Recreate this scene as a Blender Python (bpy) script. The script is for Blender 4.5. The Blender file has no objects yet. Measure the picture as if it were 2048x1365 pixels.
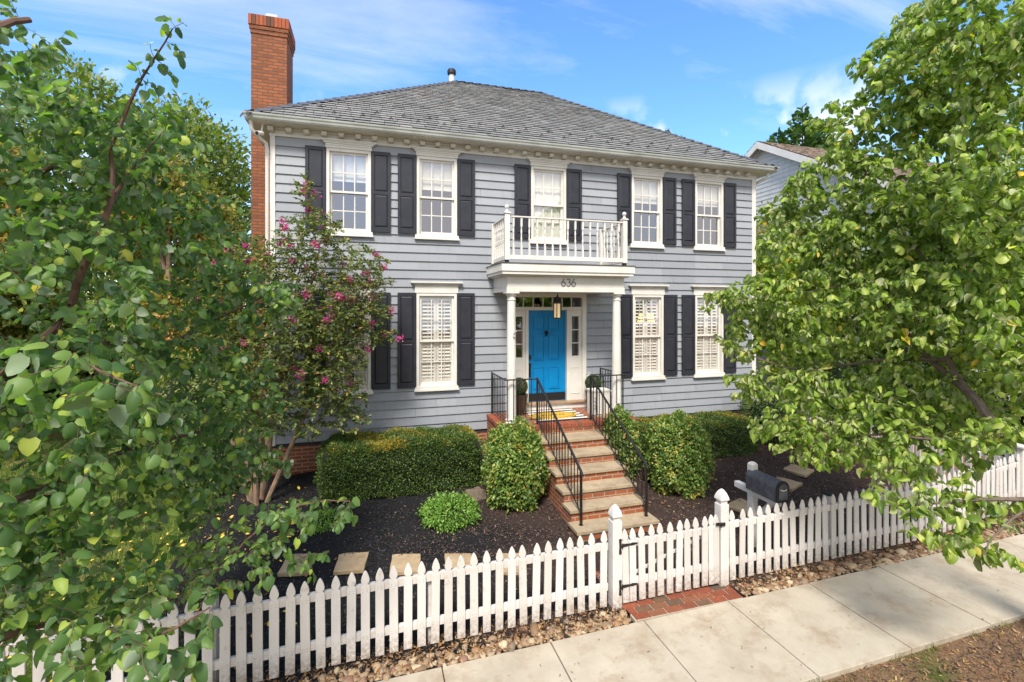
import bpy, math, random
import numpy as np
from mathutils import Vector, Matrix
R = math.radians
rnd = random.Random(7)
scene = bpy.context.scene
col = scene.collection

# ------------------------------------------------------------ camera, world, sun, exposure
F_PX, HOR, YAW, CAMY, CAMZ = 944.0, 613.0, math.atan(279 / 944.0), -9.9, 3.6
cam_d = bpy.data.cameras.new('camera'); cam = bpy.data.objects.new('camera', cam_d); col.objects.link(cam)
cam.location = (0, CAMY, CAMZ); cam.rotation_euler = (R(90), 0, -YAW)
cam_d.sensor_width = 36; cam_d.lens = 36 * F_PX / 2048; cam_d.shift_y = -69.5 / 2048
cam_d.clip_start = 0.05; cam_d.clip_end = 2000
scene.camera = cam
SUN_EL, SUN_AZ = 52, -24        # elevation; azimuth of the sun measured from the -Y (street) side, negative = to the left
sd = Vector((math.sin(R(SUN_AZ)) * math.cos(R(SUN_EL)), -math.cos(R(SUN_AZ)) * math.cos(R(SUN_EL)), math.sin(R(SUN_EL))))
sun_l = bpy.data.lights.new('sun', 'SUN'); sun = bpy.data.objects.new('sun', sun_l); col.objects.link(sun)
sun_l.energy = 2.6; sun_l.angle = R(14); sun_l.color = (1.0, 0.935, 0.86)
sun.rotation_euler = sd.to_track_quat('Z', 'Y').to_euler()
world = bpy.data.worlds.new('World'); scene.world = world; world.use_nodes = True
nt = world.node_tree; nt.nodes.clear()
def wn(t): return nt.nodes.new(t)
out = wn('ShaderNodeOutputWorld'); bg = wn('ShaderNodeBackground'); bg2 = wn('ShaderNodeBackground'); mx = wn('ShaderNodeMixShader')
sky = wn('ShaderNodeTexSky'); sky.sky_type = 'NISHITA'; sky.sun_disc = False
sky.sun_elevation = R(SUN_EL); sky.sun_rotation = math.atan2(sd.x, sd.y)
sky.air_density = 1.0; sky.dust_density = 0.3; sky.ozone_density = 4.0; sky.altitude = 0
bg.inputs[1].default_value = 0.145
hs = wn('ShaderNodeHueSaturation'); hs.inputs['Saturation'].default_value = 1.2; hs.inputs['Value'].default_value = 1.0
nt.links.new(sky.outputs[0], hs.inputs['Color']); nt.links.new(hs.outputs[0], bg.inputs[0])
bg2.inputs[0].default_value = (0.97, 0.96, 0.97, 1); bg2.inputs[1].default_value = 0.62
tc = wn('ShaderNodeTexCoord'); sep = wn('ShaderNodeSeparateXYZ'); nt.links.new(tc.outputs['Generated'], sep.inputs[0])
def wmath(op, a, b):
    n = wn('ShaderNodeMath'); n.operation = op
    for i, x in enumerate((a, b)):
        if x is None: continue
        if isinstance(x, (int, float)): n.inputs[i].default_value = x
        else: nt.links.new(x, n.inputs[i])
    return n.outputs[0]
zz = wmath('MAXIMUM', sep.outputs[2], 0.0); zz = wmath('ADD', zz, 0.18)
cx = wmath('DIVIDE', sep.outputs[0], zz); cy = wmath('DIVIDE', sep.outputs[1], zz)
cmb = wn('ShaderNodeCombineXYZ'); nt.links.new(cx, cmb.inputs[0]); nt.links.new(cy, cmb.inputs[1])
mp = wn('ShaderNodeMapping'); mp.inputs['Rotation'].default_value = (0, 0, R(-28)); mp.inputs['Scale'].default_value = (0.55, 1.9, 1)
mp.inputs['Location'].default_value = (3.3, 1.2, 0)
nt.links.new(cmb.outputs[0], mp.inputs[0])
nz = wn('ShaderNodeTexNoise'); nz.inputs['Scale'].default_value = 1.1; nz.inputs['Detail'].default_value = 9; nz.inputs['Roughness'].default_value = 0.6
nz.inputs['Distortion'].default_value = 0.5
nt.links.new(mp.outputs[0], nz.inputs[0])
cr = wn('ShaderNodeValToRGB'); cr.color_ramp.elements[0].position = 0.46; cr.color_ramp.elements[1].position = 0.90
cr.color_ramp.elements[0].color = (0, 0, 0, 1); cr.color_ramp.elements[1].color = (0.85, 0.85, 0.85, 1)
nt.links.new(nz.outputs[0], cr.inputs[0])
nz2 = wn('ShaderNodeTexNoise'); nz2.inputs['Scale'].default_value = 9; nz2.inputs['Detail'].default_value = 6
nt.links.new(tc.outputs['Generated'], nz2.inputs[0])
cr2 = wn('ShaderNodeValToRGB'); cr2.color_ramp.elements[0].position = 0.52; cr2.color_ramp.elements[1].position = 0.62
cr2.color_ramp.elements[0].color = (0, 0, 0, 1); cr2.color_ramp.elements[1].color = (0.7, 0.7, 0.7, 1)
nt.links.new(nz2.outputs[0], cr2.inputs[0])
low = wn('ShaderNodeMapRange'); low.inputs['From Min'].default_value = 0.40; low.inputs['From Max'].default_value = 0.32
nt.links.new(sep.outputs[2], low.inputs[0])
puff = wmath('MULTIPLY', cr2.outputs[0], low.outputs[0])
bk = wn('ShaderNodeMapRange'); bk.inputs['From Min'].default_value = 0.15; bk.inputs['From Max'].default_value = -0.45; bk.inputs['To Max'].default_value = 0.95
nt.links.new(sep.outputs[1], bk.inputs[0])          # cloud bank added on the unseen street side, softening light and greying window reflections
nz3 = wn('ShaderNodeTexNoise'); nz3.inputs['Scale'].default_value = 2.2; nz3.inputs['Detail'].default_value = 7; nt.links.new(tc.outputs['Generated'], nz3.inputs[0])
cr3 = wn('ShaderNodeValToRGB'); cr3.color_ramp.elements[0].position = 0.28; cr3.color_ramp.elements[1].position = 0.52
nt.links.new(nz3.outputs[0], cr3.inputs[0]); bank = wmath('MULTIPLY', bk.outputs[0], cr3.outputs[0])
fac = wmath('MAXIMUM', cr.outputs[0], puff); fac = wmath('MAXIMUM', fac, bank); fac = wmath('ADD', fac, 0.03)
nt.links.new(fac, mx.inputs[0]); nt.links.new(bg.outputs[0], mx.inputs[1]); nt.links.new(bg2.outputs[0], mx.inputs[2])
nt.links.new(mx.outputs[0], out.inputs[0])
vs = scene.view_settings; vs.view_transform = 'Standard'; vs.look = 'None'; vs.gamma = 1; vs.exposure = 1.2; vs.use_curve_mapping = False

# ------------------------------------------------------------ helpers
_s, _c = math.sin(YAW), math.cos(YAW)
def at(u, v, d):
    """photo pixel + distance along the view axis -> world point"""
    r = (u - 1024) / F_PX
    return Vector((d * (_s + r * _c), CAMY + d * (_c - r * _s), CAMZ - (v - HOR) / F_PX * d))
def gz(x, y):
    """height of the front garden ground"""
    b = 0.0125 * (x - 2.9)
    if y < -4.7: return b
    if y < -3.4: return b + 0.06 * (y + 4.7) / 1.3
    if y < 0: return b + 0.06 + 0.38 * (y + 3.4) / 3.4
    return b * max(0.0, 1 - y / 20) + 0.44
def tag(o, label=None, cat=None, group=None, kind=None):
    if label: o['label'] = label
    if cat: o['category'] = cat
    if group: o['group'] = group
    if kind: o['kind'] = kind
    return o
def thing(name, label, cat, loc=(0, 0, 0), group=None):
    o = bpy.data.objects.new(name, None); col.objects.link(o); o.location = loc; o.empty_display_size = 0.2
    return tag(o, label, cat, group)
def link(name, me, parent=None):
    o = bpy.data.objects.new(name, me); col.objects.link(o)
    if parent is not None:
        o.parent = parent
        p = parent; m = Matrix.Identity(4); chain = []
        while p is not None: chain.append(p); p = p.parent
        for p in reversed(chain): m = m @ (p.matrix_parent_inverse @ Matrix.LocRotScale(p.location, p.rotation_euler, p.scale))
        o.matrix_parent_inverse = m.inverted()
    return o
class MB:
    def __init__(s): s.v = []; s.f = []
    def add(s, vs_, fs_):
        n = len(s.v); s.v += [tuple(v) for v in vs_]; s.f += [tuple(i + n for i in f) for f in fs_]; return s
    def box(s, x0, x1, y0, y1, z0, z1):
        return s.add([(x0, y0, z0), (x1, y0, z0), (x1, y1, z0), (x0, y1, z0), (x0, y0, z1), (x1, y0, z1), (x1, y1, z1), (x0, y1, z1)],
                     [(0, 3, 2, 1), (4, 5, 6, 7), (0, 1, 5, 4), (1, 2, 6, 5), (2, 3, 7, 6), (3, 0, 4, 7)])
    def hexa(s, p):  # 8 points, bottom ring then top ring
        return s.add(p, [(0, 3, 2, 1), (4, 5, 6, 7), (0, 1, 5, 4), (1, 2, 6, 5), (2, 3, 7, 6), (3, 0, 4, 7)])
    def prism(s, poly, a, b, axis='y'):
        """poly of 2D points extruded from a to b along an axis"""
        n = len(poly)
        def P(p, t): return {'y': (p[0], t, p[1]), 'x': (t, p[0], p[1]), 'z': (p[0], p[1], t)}[axis]
        return s.add([P(p, a) for p in poly] + [P(p, b) for p in poly],
                     [tuple(range(n))[::-1], tuple(range(n, 2 * n))] + [(i, (i + 1) % n, n + (i + 1) % n, n + i) for i in range(n)])
    def tube(s, pts, rad, n=6, cap=True):
        pts = [Vector(p) for p in pts]; k = len(pts)
        if not isinstance(rad, (list, tuple)): rad = [rad] * k
        base = len(s.v); ref = Vector((0.31, 0.17, 0.93))
        for i, p in enumerate(pts):
            t = (pts[min(i + 1, k - 1)] - pts[max(i - 1, 0)])
            t = t.normalized() if t.length > 1e-9 else Vector((0, 0, 1))
            rf = ref if abs(t.dot(ref.normalized())) < 0.98 else Vector((1, 0, 0))
            a = t.cross(rf).normalized(); b = t.cross(a)
            for j in range(n):
                w = 2 * math.pi * j / n
                s.v.append(tuple(p + (a * math.cos(w) + b * math.sin(w)) * rad[i]))
        for i in range(k - 1):
            for j in range(n):
                j2 = (j + 1) % n
                s.f.append((base + i * n + j, base + i * n + j2, base + (i + 1) * n + j2, base + (i + 1) * n + j))
        if cap: s.f.append(tuple(base + j for j in range(n))[::-1]); s.f.append(tuple(base + (k - 1) * n + j for j in range(n)))
        return s
    def lathe(s, prof, cx, cy, n=20):
        base = len(s.v)
        for r, z in prof:
            for j in range(n):
                w = 2 * math.pi * j / n; s.v.append((cx + r * math.cos(w), cy + r * math.sin(w), z))
        for i in range(len(prof) - 1):
            for j in range(n):
                j2 = (j + 1) % n
                s.f.append((base + i * n + j, base + i * n + j2, base + (i + 1) * n + j2, base + (i + 1) * n + j))
        s.f.append(tuple(base + j for j in range(n))[::-1]); s.f.append(tuple(base + (len(prof) - 1) * n + j for j in range(n)))
        return s
    def build(s, name, m, parent=None, smooth=False, bevel=0):
        me = bpy.data.meshes.new(name); me.from_pydata(s.v, [], s.f); me.materials.append(m); me.update()
        if smooth:
            me.polygons.foreach_set('use_smooth', [True] * len(me.polygons))
        o = link(name, me, parent)
        if smooth == 'auto' or smooth:
            try: me.set_sharp_from_angle(angle=R(40))
            except Exception: pass
        if bevel:
            b = o.modifiers.new('bevel', 'BEVEL'); b.width = bevel; b.segments = 2; b.limit_method = 'ANGLE'
        return o
def np_mesh(name, V, Fq, m, parent=None, smooth=False):
    """V (n,3), Fq (k,4) quads"""
    me = bpy.data.meshes.new(name); n, k = len(V), len(Fq); w = Fq.shape[1]
    me.vertices.add(n); me.vertices.foreach_set('co', V.astype(np.float32).ravel())
    me.loops.add(k * w); me.loops.foreach_set('vertex_index', Fq.astype(np.int32).ravel())
    me.polygons.add(k); me.polygons.foreach_set('loop_start', np.arange(0, k * w, w, dtype=np.int32))
    me.polygons.foreach_set('loop_total', np.full(k, w, dtype=np.int32))
    if smooth: me.polygons.foreach_set('use_smooth', np.ones(k, dtype=bool))
    me.update(calc_edges=True); me.validate(); me.materials.append(m)
    return link(name, me, parent)

# ------------------------------------------------------------ materials
def srgb(r, g, b):
    f = lambda c: (c / 255 / 12.92) if c / 255 <= 0.04045 else ((c / 255 + 0.055) / 1.055) ** 2.4
    return (f(r), f(g), f(b), 1)
class NT:
    def __init__(s, name):
        s.m = bpy.data.materials.new(name); s.m.use_nodes = True; s.t = s.m.node_tree; s.t.nodes.clear()
        s.out = s.n('ShaderNodeOutputMaterial')
    def n(s, t, **kw):
        x = s.t.nodes.new(t)
        for k, v in kw.items(): setattr(x, k, v)
        return x
    def l(s, a, b): s.t.links.new(a, b)
    def noise(s, scale, detail=5, vec=None, rough=0.55, stretch=None):
        x = s.n('ShaderNodeTexNoise'); x.inputs['Scale'].default_value = scale; x.inputs['Detail'].default_value = detail
        x.inputs['Roughness'].default_value = rough
        if vec is None: vec = s.obj()
        if stretch:
            mp_ = s.n('ShaderNodeMapping'); mp_.inputs['Scale'].default_value = stretch; s.l(vec, mp_.inputs[0]); vec = mp_.outputs[0]
        s.l(vec, x.inputs['Vector']); return x.outputs['Fac']
    def obj(s):
        if not hasattr(s, '_o'): s._o = s.n('ShaderNodeTexCoord').outputs['Object']
        return s._o
    def ramp(s, fac, stops):
        x = s.n('ShaderNodeValToRGB'); e = x.color_ramp.elements
        while len(e) < len(stops): e.new(0.5)
        for i, (p, c) in enumerate(stops): e[i].position = p; e[i].color = c if len(c) == 4 else (*c, 1)
        s.l(fac, x.inputs[0]); return x.outputs[0]
    def mix(s, fac, a, b, mode='MIX'):
        x = s.n('ShaderNodeMix', data_type='RGBA', blend_type=mode)
        for i, v in ((0, fac), (6, a), (7, b)):
            if isinstance(v, (int, float, tuple)): x.inputs[i].default_value = v
            else: s.l(v, x.inputs[i])
        return x.outputs[2]
    def math(s, op, a, b=0.0, c=None):
        x = s.n('ShaderNodeMath', operation=op)
        for i, v in enumerate((a, b, c)):
            if v is None: continue
            if isinstance(v, (int, float)): x.inputs[i].default_value = v
            else: s.l(v, x.inputs[i])
        return x.outputs[0]
    def bump(s, h, strength=0.3, dist=0.01):
        x = s.n('ShaderNodeBump'); x.inputs['Strength'].default_value = strength; x.inputs['Distance'].default_value = dist
        s.l(h, x.inputs['Height']); return x.outputs[0]
    def bsdf(s, color, rough=0.6, normal=None, spec=0.4, metal=0.0, **kw):
        x = s.n('ShaderNodeBsdfPrincipled')
        for k, v in (('Base Color', color), ('Roughness', rough), ('Metallic', metal), ('Specular IOR Level', spec)):
            if isinstance(v, (int, float, tuple)): x.inputs[k].default_value = v
            else: s.l(v, x.inputs[k])
        if normal is not None: s.l(normal, x.inputs['Normal'])
        for k, v in kw.items(): x.inputs[k.replace('_', ' ')].default_value = v
        s.l(x.outputs[0], s.out.inputs[0]); return x
    def island(s): return s.n('ShaderNodeNewGeometry').outputs['Random Per Island']
def paint(name, c, c2=None, rough=0.5, scale=3.0, bump=0.08, dirt=None, amt=0.25):
    t = NT(name); a = c; b = c2 or tuple(x * 0.82 for x in c[:3]) + (1,)
    cc = t.ramp(t.noise(scale, 8), [(0.35, a), (0.7, b)])
    if dirt:
        d = t.ramp(t.noise(9, 10, rough=0.75, stretch=(1.5, 1.5, 0.5)), [(0.56, (0, 0, 0, 1)), (0.72, (amt, amt, amt, 1))])
        cc = t.mix(d, cc, dirt)
    t.bsdf(cc, rough, t.bump(t.noise(60, 3), bump, 0.003)); return t.m
M = {}
M['white'] = paint('white_paint', srgb(216, 213, 206), srgb(202, 197, 186), 0.45, 2.0, 0.1, srgb(150, 140, 120), 0.3)
M['trim'] = paint('cream_trim_paint', srgb(214, 211, 203), srgb(201, 196, 186), 0.5, 2.5, 0.08, srgb(160, 150, 128), 0.25)
def fence_m():
    t = NT('weathered_white_paint'); sp = t.n('ShaderNodeSeparateXYZ'); t.l(t.obj(), sp.inputs[0])
    oi = t.n('ShaderNodeObjectInfo'); va = t.n('ShaderNodeVectorMath', operation='ADD'); t.l(t.obj(), va.inputs[0])
    cb = t.n('ShaderNodeCombineXYZ'); t.l(t.math('MULTIPLY', oi.outputs['Random'], 40.0), cb.inputs[0]); t.l(cb.outputs[0], va.inputs[1]); vec = va.outputs[0]
    cc = t.mix(oi.outputs['Random'], srgb(218, 214, 210), srgb(200, 195, 189))
    g = t.noise(30, 8, vec, .7, (3, 3, .25)); cc = t.mix(t.math('MULTIPLY', g, .30), cc, srgb(150, 138, 120))
    d = t.ramp(t.noise(7, 9, vec, .75), [(0.56, (0, 0, 0)), (0.70, (.5, .5, .5))]); cc = t.mix(d, cc, srgb(146, 124, 96))
    foot = t.n('ShaderNodeMapRange'); foot.inputs['From Min'].default_value = 0.26; foot.inputs['From Max'].default_value = 0.0; foot.inputs['To Max'].default_value = 1.0; t.l(sp.outputs[2], foot.inputs[0])
    mud = t.math('MULTIPLY', foot.outputs[0], t.ramp(t.noise(26, 8, vec, .8), [(0.40, (0, 0, 0)), (0.62, (1, 1, 1))])); cc = t.mix(mud, cc, srgb(128, 104, 76))
    t.bsdf(cc, .65, t.bump(g, .35, .004)); return t.m
M['fence'] = fence_m()
M['nail'] = paint('nail_head', (.10, .08, .07, 1), None, .6)
M['shutter'] = paint('charcoal_paint', (0.017, 0.019, 0.028, 1), (0.026, 0.027, 0.034, 1), 0.45, 6, 0.2, (0.08, 0.078, 0.075, 1), 0.14)
M['iron'] = paint('black_iron', (0.012, 0.012, 0.013, 1), (0.02, 0.018, 0.016, 1), 0.35, 9, 0.1)
M['black'] = paint('matt_black', (0.01, 0.01, 0.01, 1), None, 0.6)
M['gutter'] = paint('grey_gutter_paint', srgb(176, 180, 174), srgb(150, 152, 146), 0.4, 2.0, 0.04, srgb(90, 85, 75), 0.3)
M['door'] = paint('blue_door_paint', (0.0, 0.20, 0.47, 1), (0.0, 0.17, 0.41, 1), 0.32, 5, 0.04)
M['alu'] = paint('galvanised_metal', srgb(190, 190, 188), None, 0.35)
M['terracotta'] = paint('dark_glazed_pot', (0.03, 0.025, 0.022, 1), (0.08, 0.035, 0.022, 1), 0.2, 12, 0.05)
M['mailbox'] = paint('weathered_charcoal_metal', (0.045, 0.048, 0.060, 1), (0.10, 0.104, 0.12, 1), 0.48, 12, 0.15)
M['curtain'] = paint('white_blind', srgb(222, 219, 210), srgb(214, 210, 200), 0.8, 3, 0.05)
M['interior'] = paint('dim_interior', (0.05, 0.045, 0.04, 1), None, 0.9)
def siding(name, c1, c2):
    t = NT(name)
    cc = t.mix(t.island(), c1, c2)
    st = t.noise(3.0, 8, stretch=(1, 1, 3)); cc = t.mix(t.math('MULTIPLY', t.ramp(st, [(0.4, (0, 0, 0)), (0.75, (1, 1, 1))]), 0.3), cc, tuple(x * 0.72 for x in c1[:3]) + (1,))
    dr = t.noise(5, 9, rough=.75, stretch=(2.2, 1, .35)); cc = t.mix(t.ramp(dr, [(0.54, (0, 0, 0)), (0.72, (.38, .38, .38))]), cc, (0.13, 0.125, 0.11, 1))
    gr = t.noise(40, 6, stretch=(0.12, 0.12, 4)); cc = t.mix(t.math('MULTIPLY', gr, 0.16), cc, (0.5, 0.5, 0.48, 1))
    t.bsdf(cc, 0.6, t.bump(gr, 0.25, 0.004)); return t.m
M['siding'] = siding('blue_grey_clapboard', srgb(146, 150, 156), srgb(129, 134, 141))
M['siding2'] = siding('pale_grey_clapboard', srgb(202, 201, 196), srgb(192, 191, 186))
def brick(name, flat=False, c1=(0.40, 0.115, 0.04, 1), c2=(0.24, 0.07, 0.03, 1), mort=(0.42, 0.33, 0.25, 1), w=0.215, h=0.0716, ms=0.010, rot=0, tint=1.0):
    t = NT(name); sp = t.n('ShaderNodeSeparateXYZ'); t.l(t.obj(), sp.inputs[0]); cb = t.n('ShaderNodeCombineXYZ')
    if flat: t.l(sp.outputs[0], cb.inputs[0]); t.l(sp.outputs[1], cb.inputs[1])
    else:
        t.l(t.math('ADD', sp.outputs[0], sp.outputs[1]), cb.inputs[0]); t.l(sp.outputs[2], cb.inputs[1])
    vec = cb.outputs[0]
    if rot:
        mp_ = t.n('ShaderNodeMapping'); mp_.inputs['Rotation'].default_value = (0, 0, R(rot)); t.l(vec, mp_.inputs[0]); vec = mp_.outputs[0]
    dn = t.n('ShaderNodeTexNoise'); dn.inputs['Scale'].default_value = 14; t.l(vec, dn.inputs[0])
    vm = t.n('ShaderNodeVectorMath', operation='SCALE'); t.l(dn.outputs['Color'], vm.inputs[0]); vm.inputs['Scale'].default_value = 0.010
    va = t.n('ShaderNodeVectorMath', operation='ADD'); t.l(vec, va.inputs[0]); t.l(vm.outputs[0], va.inputs[1])
    b = t.n('ShaderNodeTexBrick'); t.l(va.outputs[0], b.inputs['Vector'])
    for k, v in (('Color1', c1), ('Color2', c2), ('Mortar', mort), ('Scale', 1.0), ('Mortar Size', ms), ('Mortar Smooth', 0.25), ('Bias', -0.25), ('Brick Width', w), ('Row Height', h)):
        b.inputs[k].default_value = v
    cc = t.mix(t.math('MULTIPLY', t.noise(55, 6), 0.55), b.outputs['Color'], (0.07, 0.03, 0.02, 1))
    cc = t.mix(t.ramp(t.noise(1.7, 6), [(0.5, (0, 0, 0)), (0.75, (0.4, 0.4, 0.4))]), cc, (0.10, 0.05, 0.03, 1))
    hh = t.math('ADD', t.math('MULTIPLY', b.outputs['Fac'], -1.0), t.math('MULTIPLY', t.noise(70, 4), 0.35))
    t.bsdf(cc, 0.85, t.bump(hh, 0.7, 0.006), 0.25); return t.m
M['brick'] = brick('red_brick'); 
M['brick_ch'] = brick('orange_chimney_brick', c1=(0.40, 0.125, 0.045, 1), c2=(0.20, 0.060, 0.028, 1), mort=(0.15, 0.095, 0.065, 1), ms=0.013)
M['brick_pave'] = brick('brick_paving', True, (0.36, 0.085, 0.035, 1), (0.17, 0.085, 0.05, 1), (0.5, 0.42, 0.33, 1), 0.215, 0.107, 0.010)
M['brick_dia'] = brick('diagonal_brick_paving', True, (0.34, 0.085, 0.05, 1), (0.20, 0.08, 0.05, 1), (0.45, 0.36, 0.28, 1), 0.205, 0.10, 0.009, rot=45)
M['soldier'] = brick('upright_brick', False, (0.46, 0.12, 0.04, 1), (0.22, 0.08, 0.04, 1), (0.20, 0.12, 0.08, 1), 0.072, 0.30, 0.008)
M['rowlock'] = brick('porch_edge_brick', True, (0.44, 0.10, 0.035, 1), (0.30, 0.08, 0.03, 1), (0.45, 0.26, 0.18, 1), 0.074, 0.30, 0.008)
def slate():
    t = NT('grey_slate'); i = t.island()
    cc = t.ramp(i, [(0.0, srgb(122, 123, 122)), (0.3, srgb(134, 135, 133)), (0.8, srgb(142, 142, 139)), (0.95, srgb(152, 151, 147)), (1.0, srgb(148, 142, 138))])
    cc = t.mix(t.math('MULTIPLY', t.noise(30, 8, rough=0.7, stretch=(1, 1, 1)), 0.5), cc, srgb(84, 84, 84))
    t.bsdf(cc, 0.75, t.bump(t.noise(45, 6), 0.4, 0.005), 0.3); return t.m
M['slate'] = slate()
M['slate_dark'] = paint('slate_ridge', srgb(84, 86, 92), srgb(66, 68, 74), 0.7, 8)
def cedar():
    t = NT('cedar_shakes'); cc = t.ramp(t.island(), [(0, srgb(84, 70, 60)), (0.5, srgb(118, 102, 90)), (1, srgb(144, 130, 118))])
    t.bsdf(cc, 0.85, t.bump(t.noise(30, 5), 0.4, 0.01)); return t.m
M['cedar'] = cedar()
def concrete(name, a, b, stain, scale=1.0):
    t = NT(name)
    cc = t.ramp(t.noise(1.3 * scale, 10, rough=0.65), [(0.3, a), (0.72, b)])
    cc = t.mix(t.ramp(t.noise(2.3 * scale, 10, rough=0.75), [(0.50, (0, 0, 0)), (0.72, (0.75, 0.75, 0.75))]), cc, stain)
    cc = t.mix(t.ramp(t.noise(0.8 * scale, 10, rough=0.8), [(0.52, (0, 0, 0)), (0.62, (0.35, 0.35, 0.35))]), cc, tuple(x * 0.6 for x in a[:3]) + (1,))
    cc = t.mix(t.ramp(t.noise(34, 6, rough=0.8), [(0.60, (0, 0, 0)), (0.74, (0.35, 0.35, 0.35))]), cc, (0.12, 0.10, 0.08, 1))
    cc = t.mix(t.math('MULTIPLY', t.noise(160, 3), 0.25), cc, (0.16, 0.14, 0.12, 1))
    t.bsdf(cc, 0.85, t.bump(t.noise(140, 5, rough=0.7), 0.25, 0.004), 0.25); return t.m
M['concrete'] = concrete('sidewalk_concrete', srgb(188, 178, 158), srgb(158, 147, 128), srgb(136, 110, 80))
M['flag'] = concrete('flagstone', srgb(190, 166, 130), srgb(150, 128, 98), srgb(108, 84, 54), 2.5)
M['tread'] = concrete('bluestone_tread', srgb(180, 162, 132), srgb(150, 134, 110), srgb(112, 88, 58), 2.2)
def mulch_m():
    t = NT('dark_mulch'); n = t.noise(60, 8, rough=0.8); big = t.noise(0.55, 4)
    sp = t.n('ShaderNodeSeparateXYZ'); t.l(t.obj(), sp.inputs[0])
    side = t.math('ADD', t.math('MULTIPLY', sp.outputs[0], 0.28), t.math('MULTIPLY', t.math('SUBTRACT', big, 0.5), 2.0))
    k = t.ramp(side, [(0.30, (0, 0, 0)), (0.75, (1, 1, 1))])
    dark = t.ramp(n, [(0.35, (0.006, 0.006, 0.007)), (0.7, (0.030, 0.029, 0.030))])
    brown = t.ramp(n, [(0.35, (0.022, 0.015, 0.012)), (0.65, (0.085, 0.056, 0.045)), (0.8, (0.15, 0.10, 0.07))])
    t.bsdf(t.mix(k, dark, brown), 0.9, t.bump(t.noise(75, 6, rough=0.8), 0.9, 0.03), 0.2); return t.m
M['mulch'] = mulch_m()
def dirt_m():
    t = NT('lawn_and_dirt'); g = t.noise(1.4, 6)
    grass = t.ramp(t.noise(40, 6), [(0.3, (0.035, 0.055, 0.010)), (0.7, (0.14, 0.17, 0.04))])
    soil = t.ramp(t.noise(50, 8, rough=0.8), [(0.3, (0.09, 0.055, 0.032)), (0.65, (0.30, 0.19, 0.11)), (0.8, (0.4, 0.3, 0.18))])
    t.bsdf(t.mix(t.ramp(g, [(0.30, (0, 0, 0)), (0.46, (1, 1, 1))]), grass, soil), 0.95, t.bump(t.noise(60, 6, rough=0.8), 0.8, 0.03), 0.15); return t.m
M['dirt'] = dirt_m()
def scatter_m(name, stops, rough=0.8, noise=0.2, trans=0.0):
    t = NT(name); cc = t.ramp(t.island(), stops)
    if noise: cc = t.mix(t.math('MULTIPLY', t.noise(25, 5), noise), cc, (0.05, 0.04, 0.03, 1))
    t.bsdf(cc, rough, None, 0.3); return t.m
M['pebble'] = scatter_m('river_pebbles', [(0, srgb(112, 84, 60)), (0.2, srgb(168, 146, 116)), (0.45, srgb(136, 112, 88)), (0.65, srgb(190, 172, 142)), (0.8, srgb(126, 94, 80)), (0.9, srgb(160, 124, 88)), (1, srgb(104, 98, 90))], 0.65)
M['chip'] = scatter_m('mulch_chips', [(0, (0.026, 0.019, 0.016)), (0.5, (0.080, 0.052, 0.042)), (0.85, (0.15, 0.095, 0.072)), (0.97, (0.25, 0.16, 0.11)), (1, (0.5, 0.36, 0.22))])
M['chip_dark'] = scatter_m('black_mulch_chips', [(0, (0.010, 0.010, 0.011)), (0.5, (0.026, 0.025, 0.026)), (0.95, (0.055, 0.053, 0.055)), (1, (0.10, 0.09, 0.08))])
M['litter'] = scatter_m('dry_leaves', [(0, srgb(96, 66, 40)), (0.45, srgb(140, 98, 58)), (0.75, srgb(186, 148, 98)), (1, srgb(84, 56, 38))])
M['yleaf'] = scatter_m('yellow_leaves', [(0, srgb(226, 180, 40)), (0.5, srgb(240, 206, 90)), (1, srgb(190, 130, 50))], 0.6)
M['grassblade'] = scatter_m('grass_blades', [(0, (0.045, 0.085, 0.012)), (0.5, (0.10, 0.15, 0.022)), (0.85, (0.26, 0.29, 0.06)), (1, (0.42, 0.34, 0.12))])
M['bark'] = paint('brown_bark', (0.15, 0.082, 0.055, 1), (0.08, 0.048, 0.035, 1), 0.85, 14, 0.6)
M['bark_grey'] = paint('grey_brown_bark', (0.16, 0.12, 0.085, 1), (0.08, 0.06, 0.045, 1), 0.85, 14, 0.6)
M['bark_tan'] = paint('tan_smooth_bark', (0.30, 0.19, 0.12, 1), (0.12, 0.09, 0.07, 1), 0.75, 7, 0.4)
def leaf_m(name, stops, under=None, gloss=0.45, trans=0.35, tcol=None, spec=0.5, patch=None):
    """two sided leaf: base colour per leaf, paler underside, light passing through"""
    t = NT(name); cc = t.ramp(t.island(), stops)
    if patch:
        pn = t.noise(patch[0], 3); cc = t.mix(t.ramp(pn, [(patch[1], (0, 0, 0)), (patch[1] + 0.12, (1, 1, 1))]), cc, t.ramp(t.island(), patch[2]))
    top = cc
    if under:
        g = t.n('ShaderNodeNewGeometry'); cc = t.mix(g.outputs['Backfacing'], cc, under)
    p = t.n('ShaderNodeBsdfPrincipled'); t.l(cc, p.inputs['Base Color']); p.inputs['Roughness'].default_value = gloss; p.inputs['Specular IOR Level'].default_value = spec
    tr = t.n('ShaderNodeBsdfTranslucent')
    t.l(t.mix(1.0, top, tcol or (1.6, 2.0, 0.5, 1), 'MULTIPLY'), tr.inputs[0])
    ms = t.n('ShaderNodeMixShader'); ms.inputs[0].default_value = trans
    t.l(p.outputs[0], ms.inputs[1]); t.l(tr.outputs[0], ms.inputs[2]); t.l(ms.outputs[0], t.out.inputs[0]); return t.m
M['leaf_left'] = leaf_m('dark_heart_leaf', [(0, (0.048, 0.100, 0.036)), (0.4, (0.088, 0.165, 0.050)), (0.75, (0.15, 0.245, 0.065)), (0.94, (0.28, 0.38, 0.08)), (0.985, (0.44, 0.48, 0.09)), (1, (0.62, 0.50, 0.06))], (0.27, 0.34, 0.22, 1), 0.48, 0.45, spec=0.35)
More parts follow.
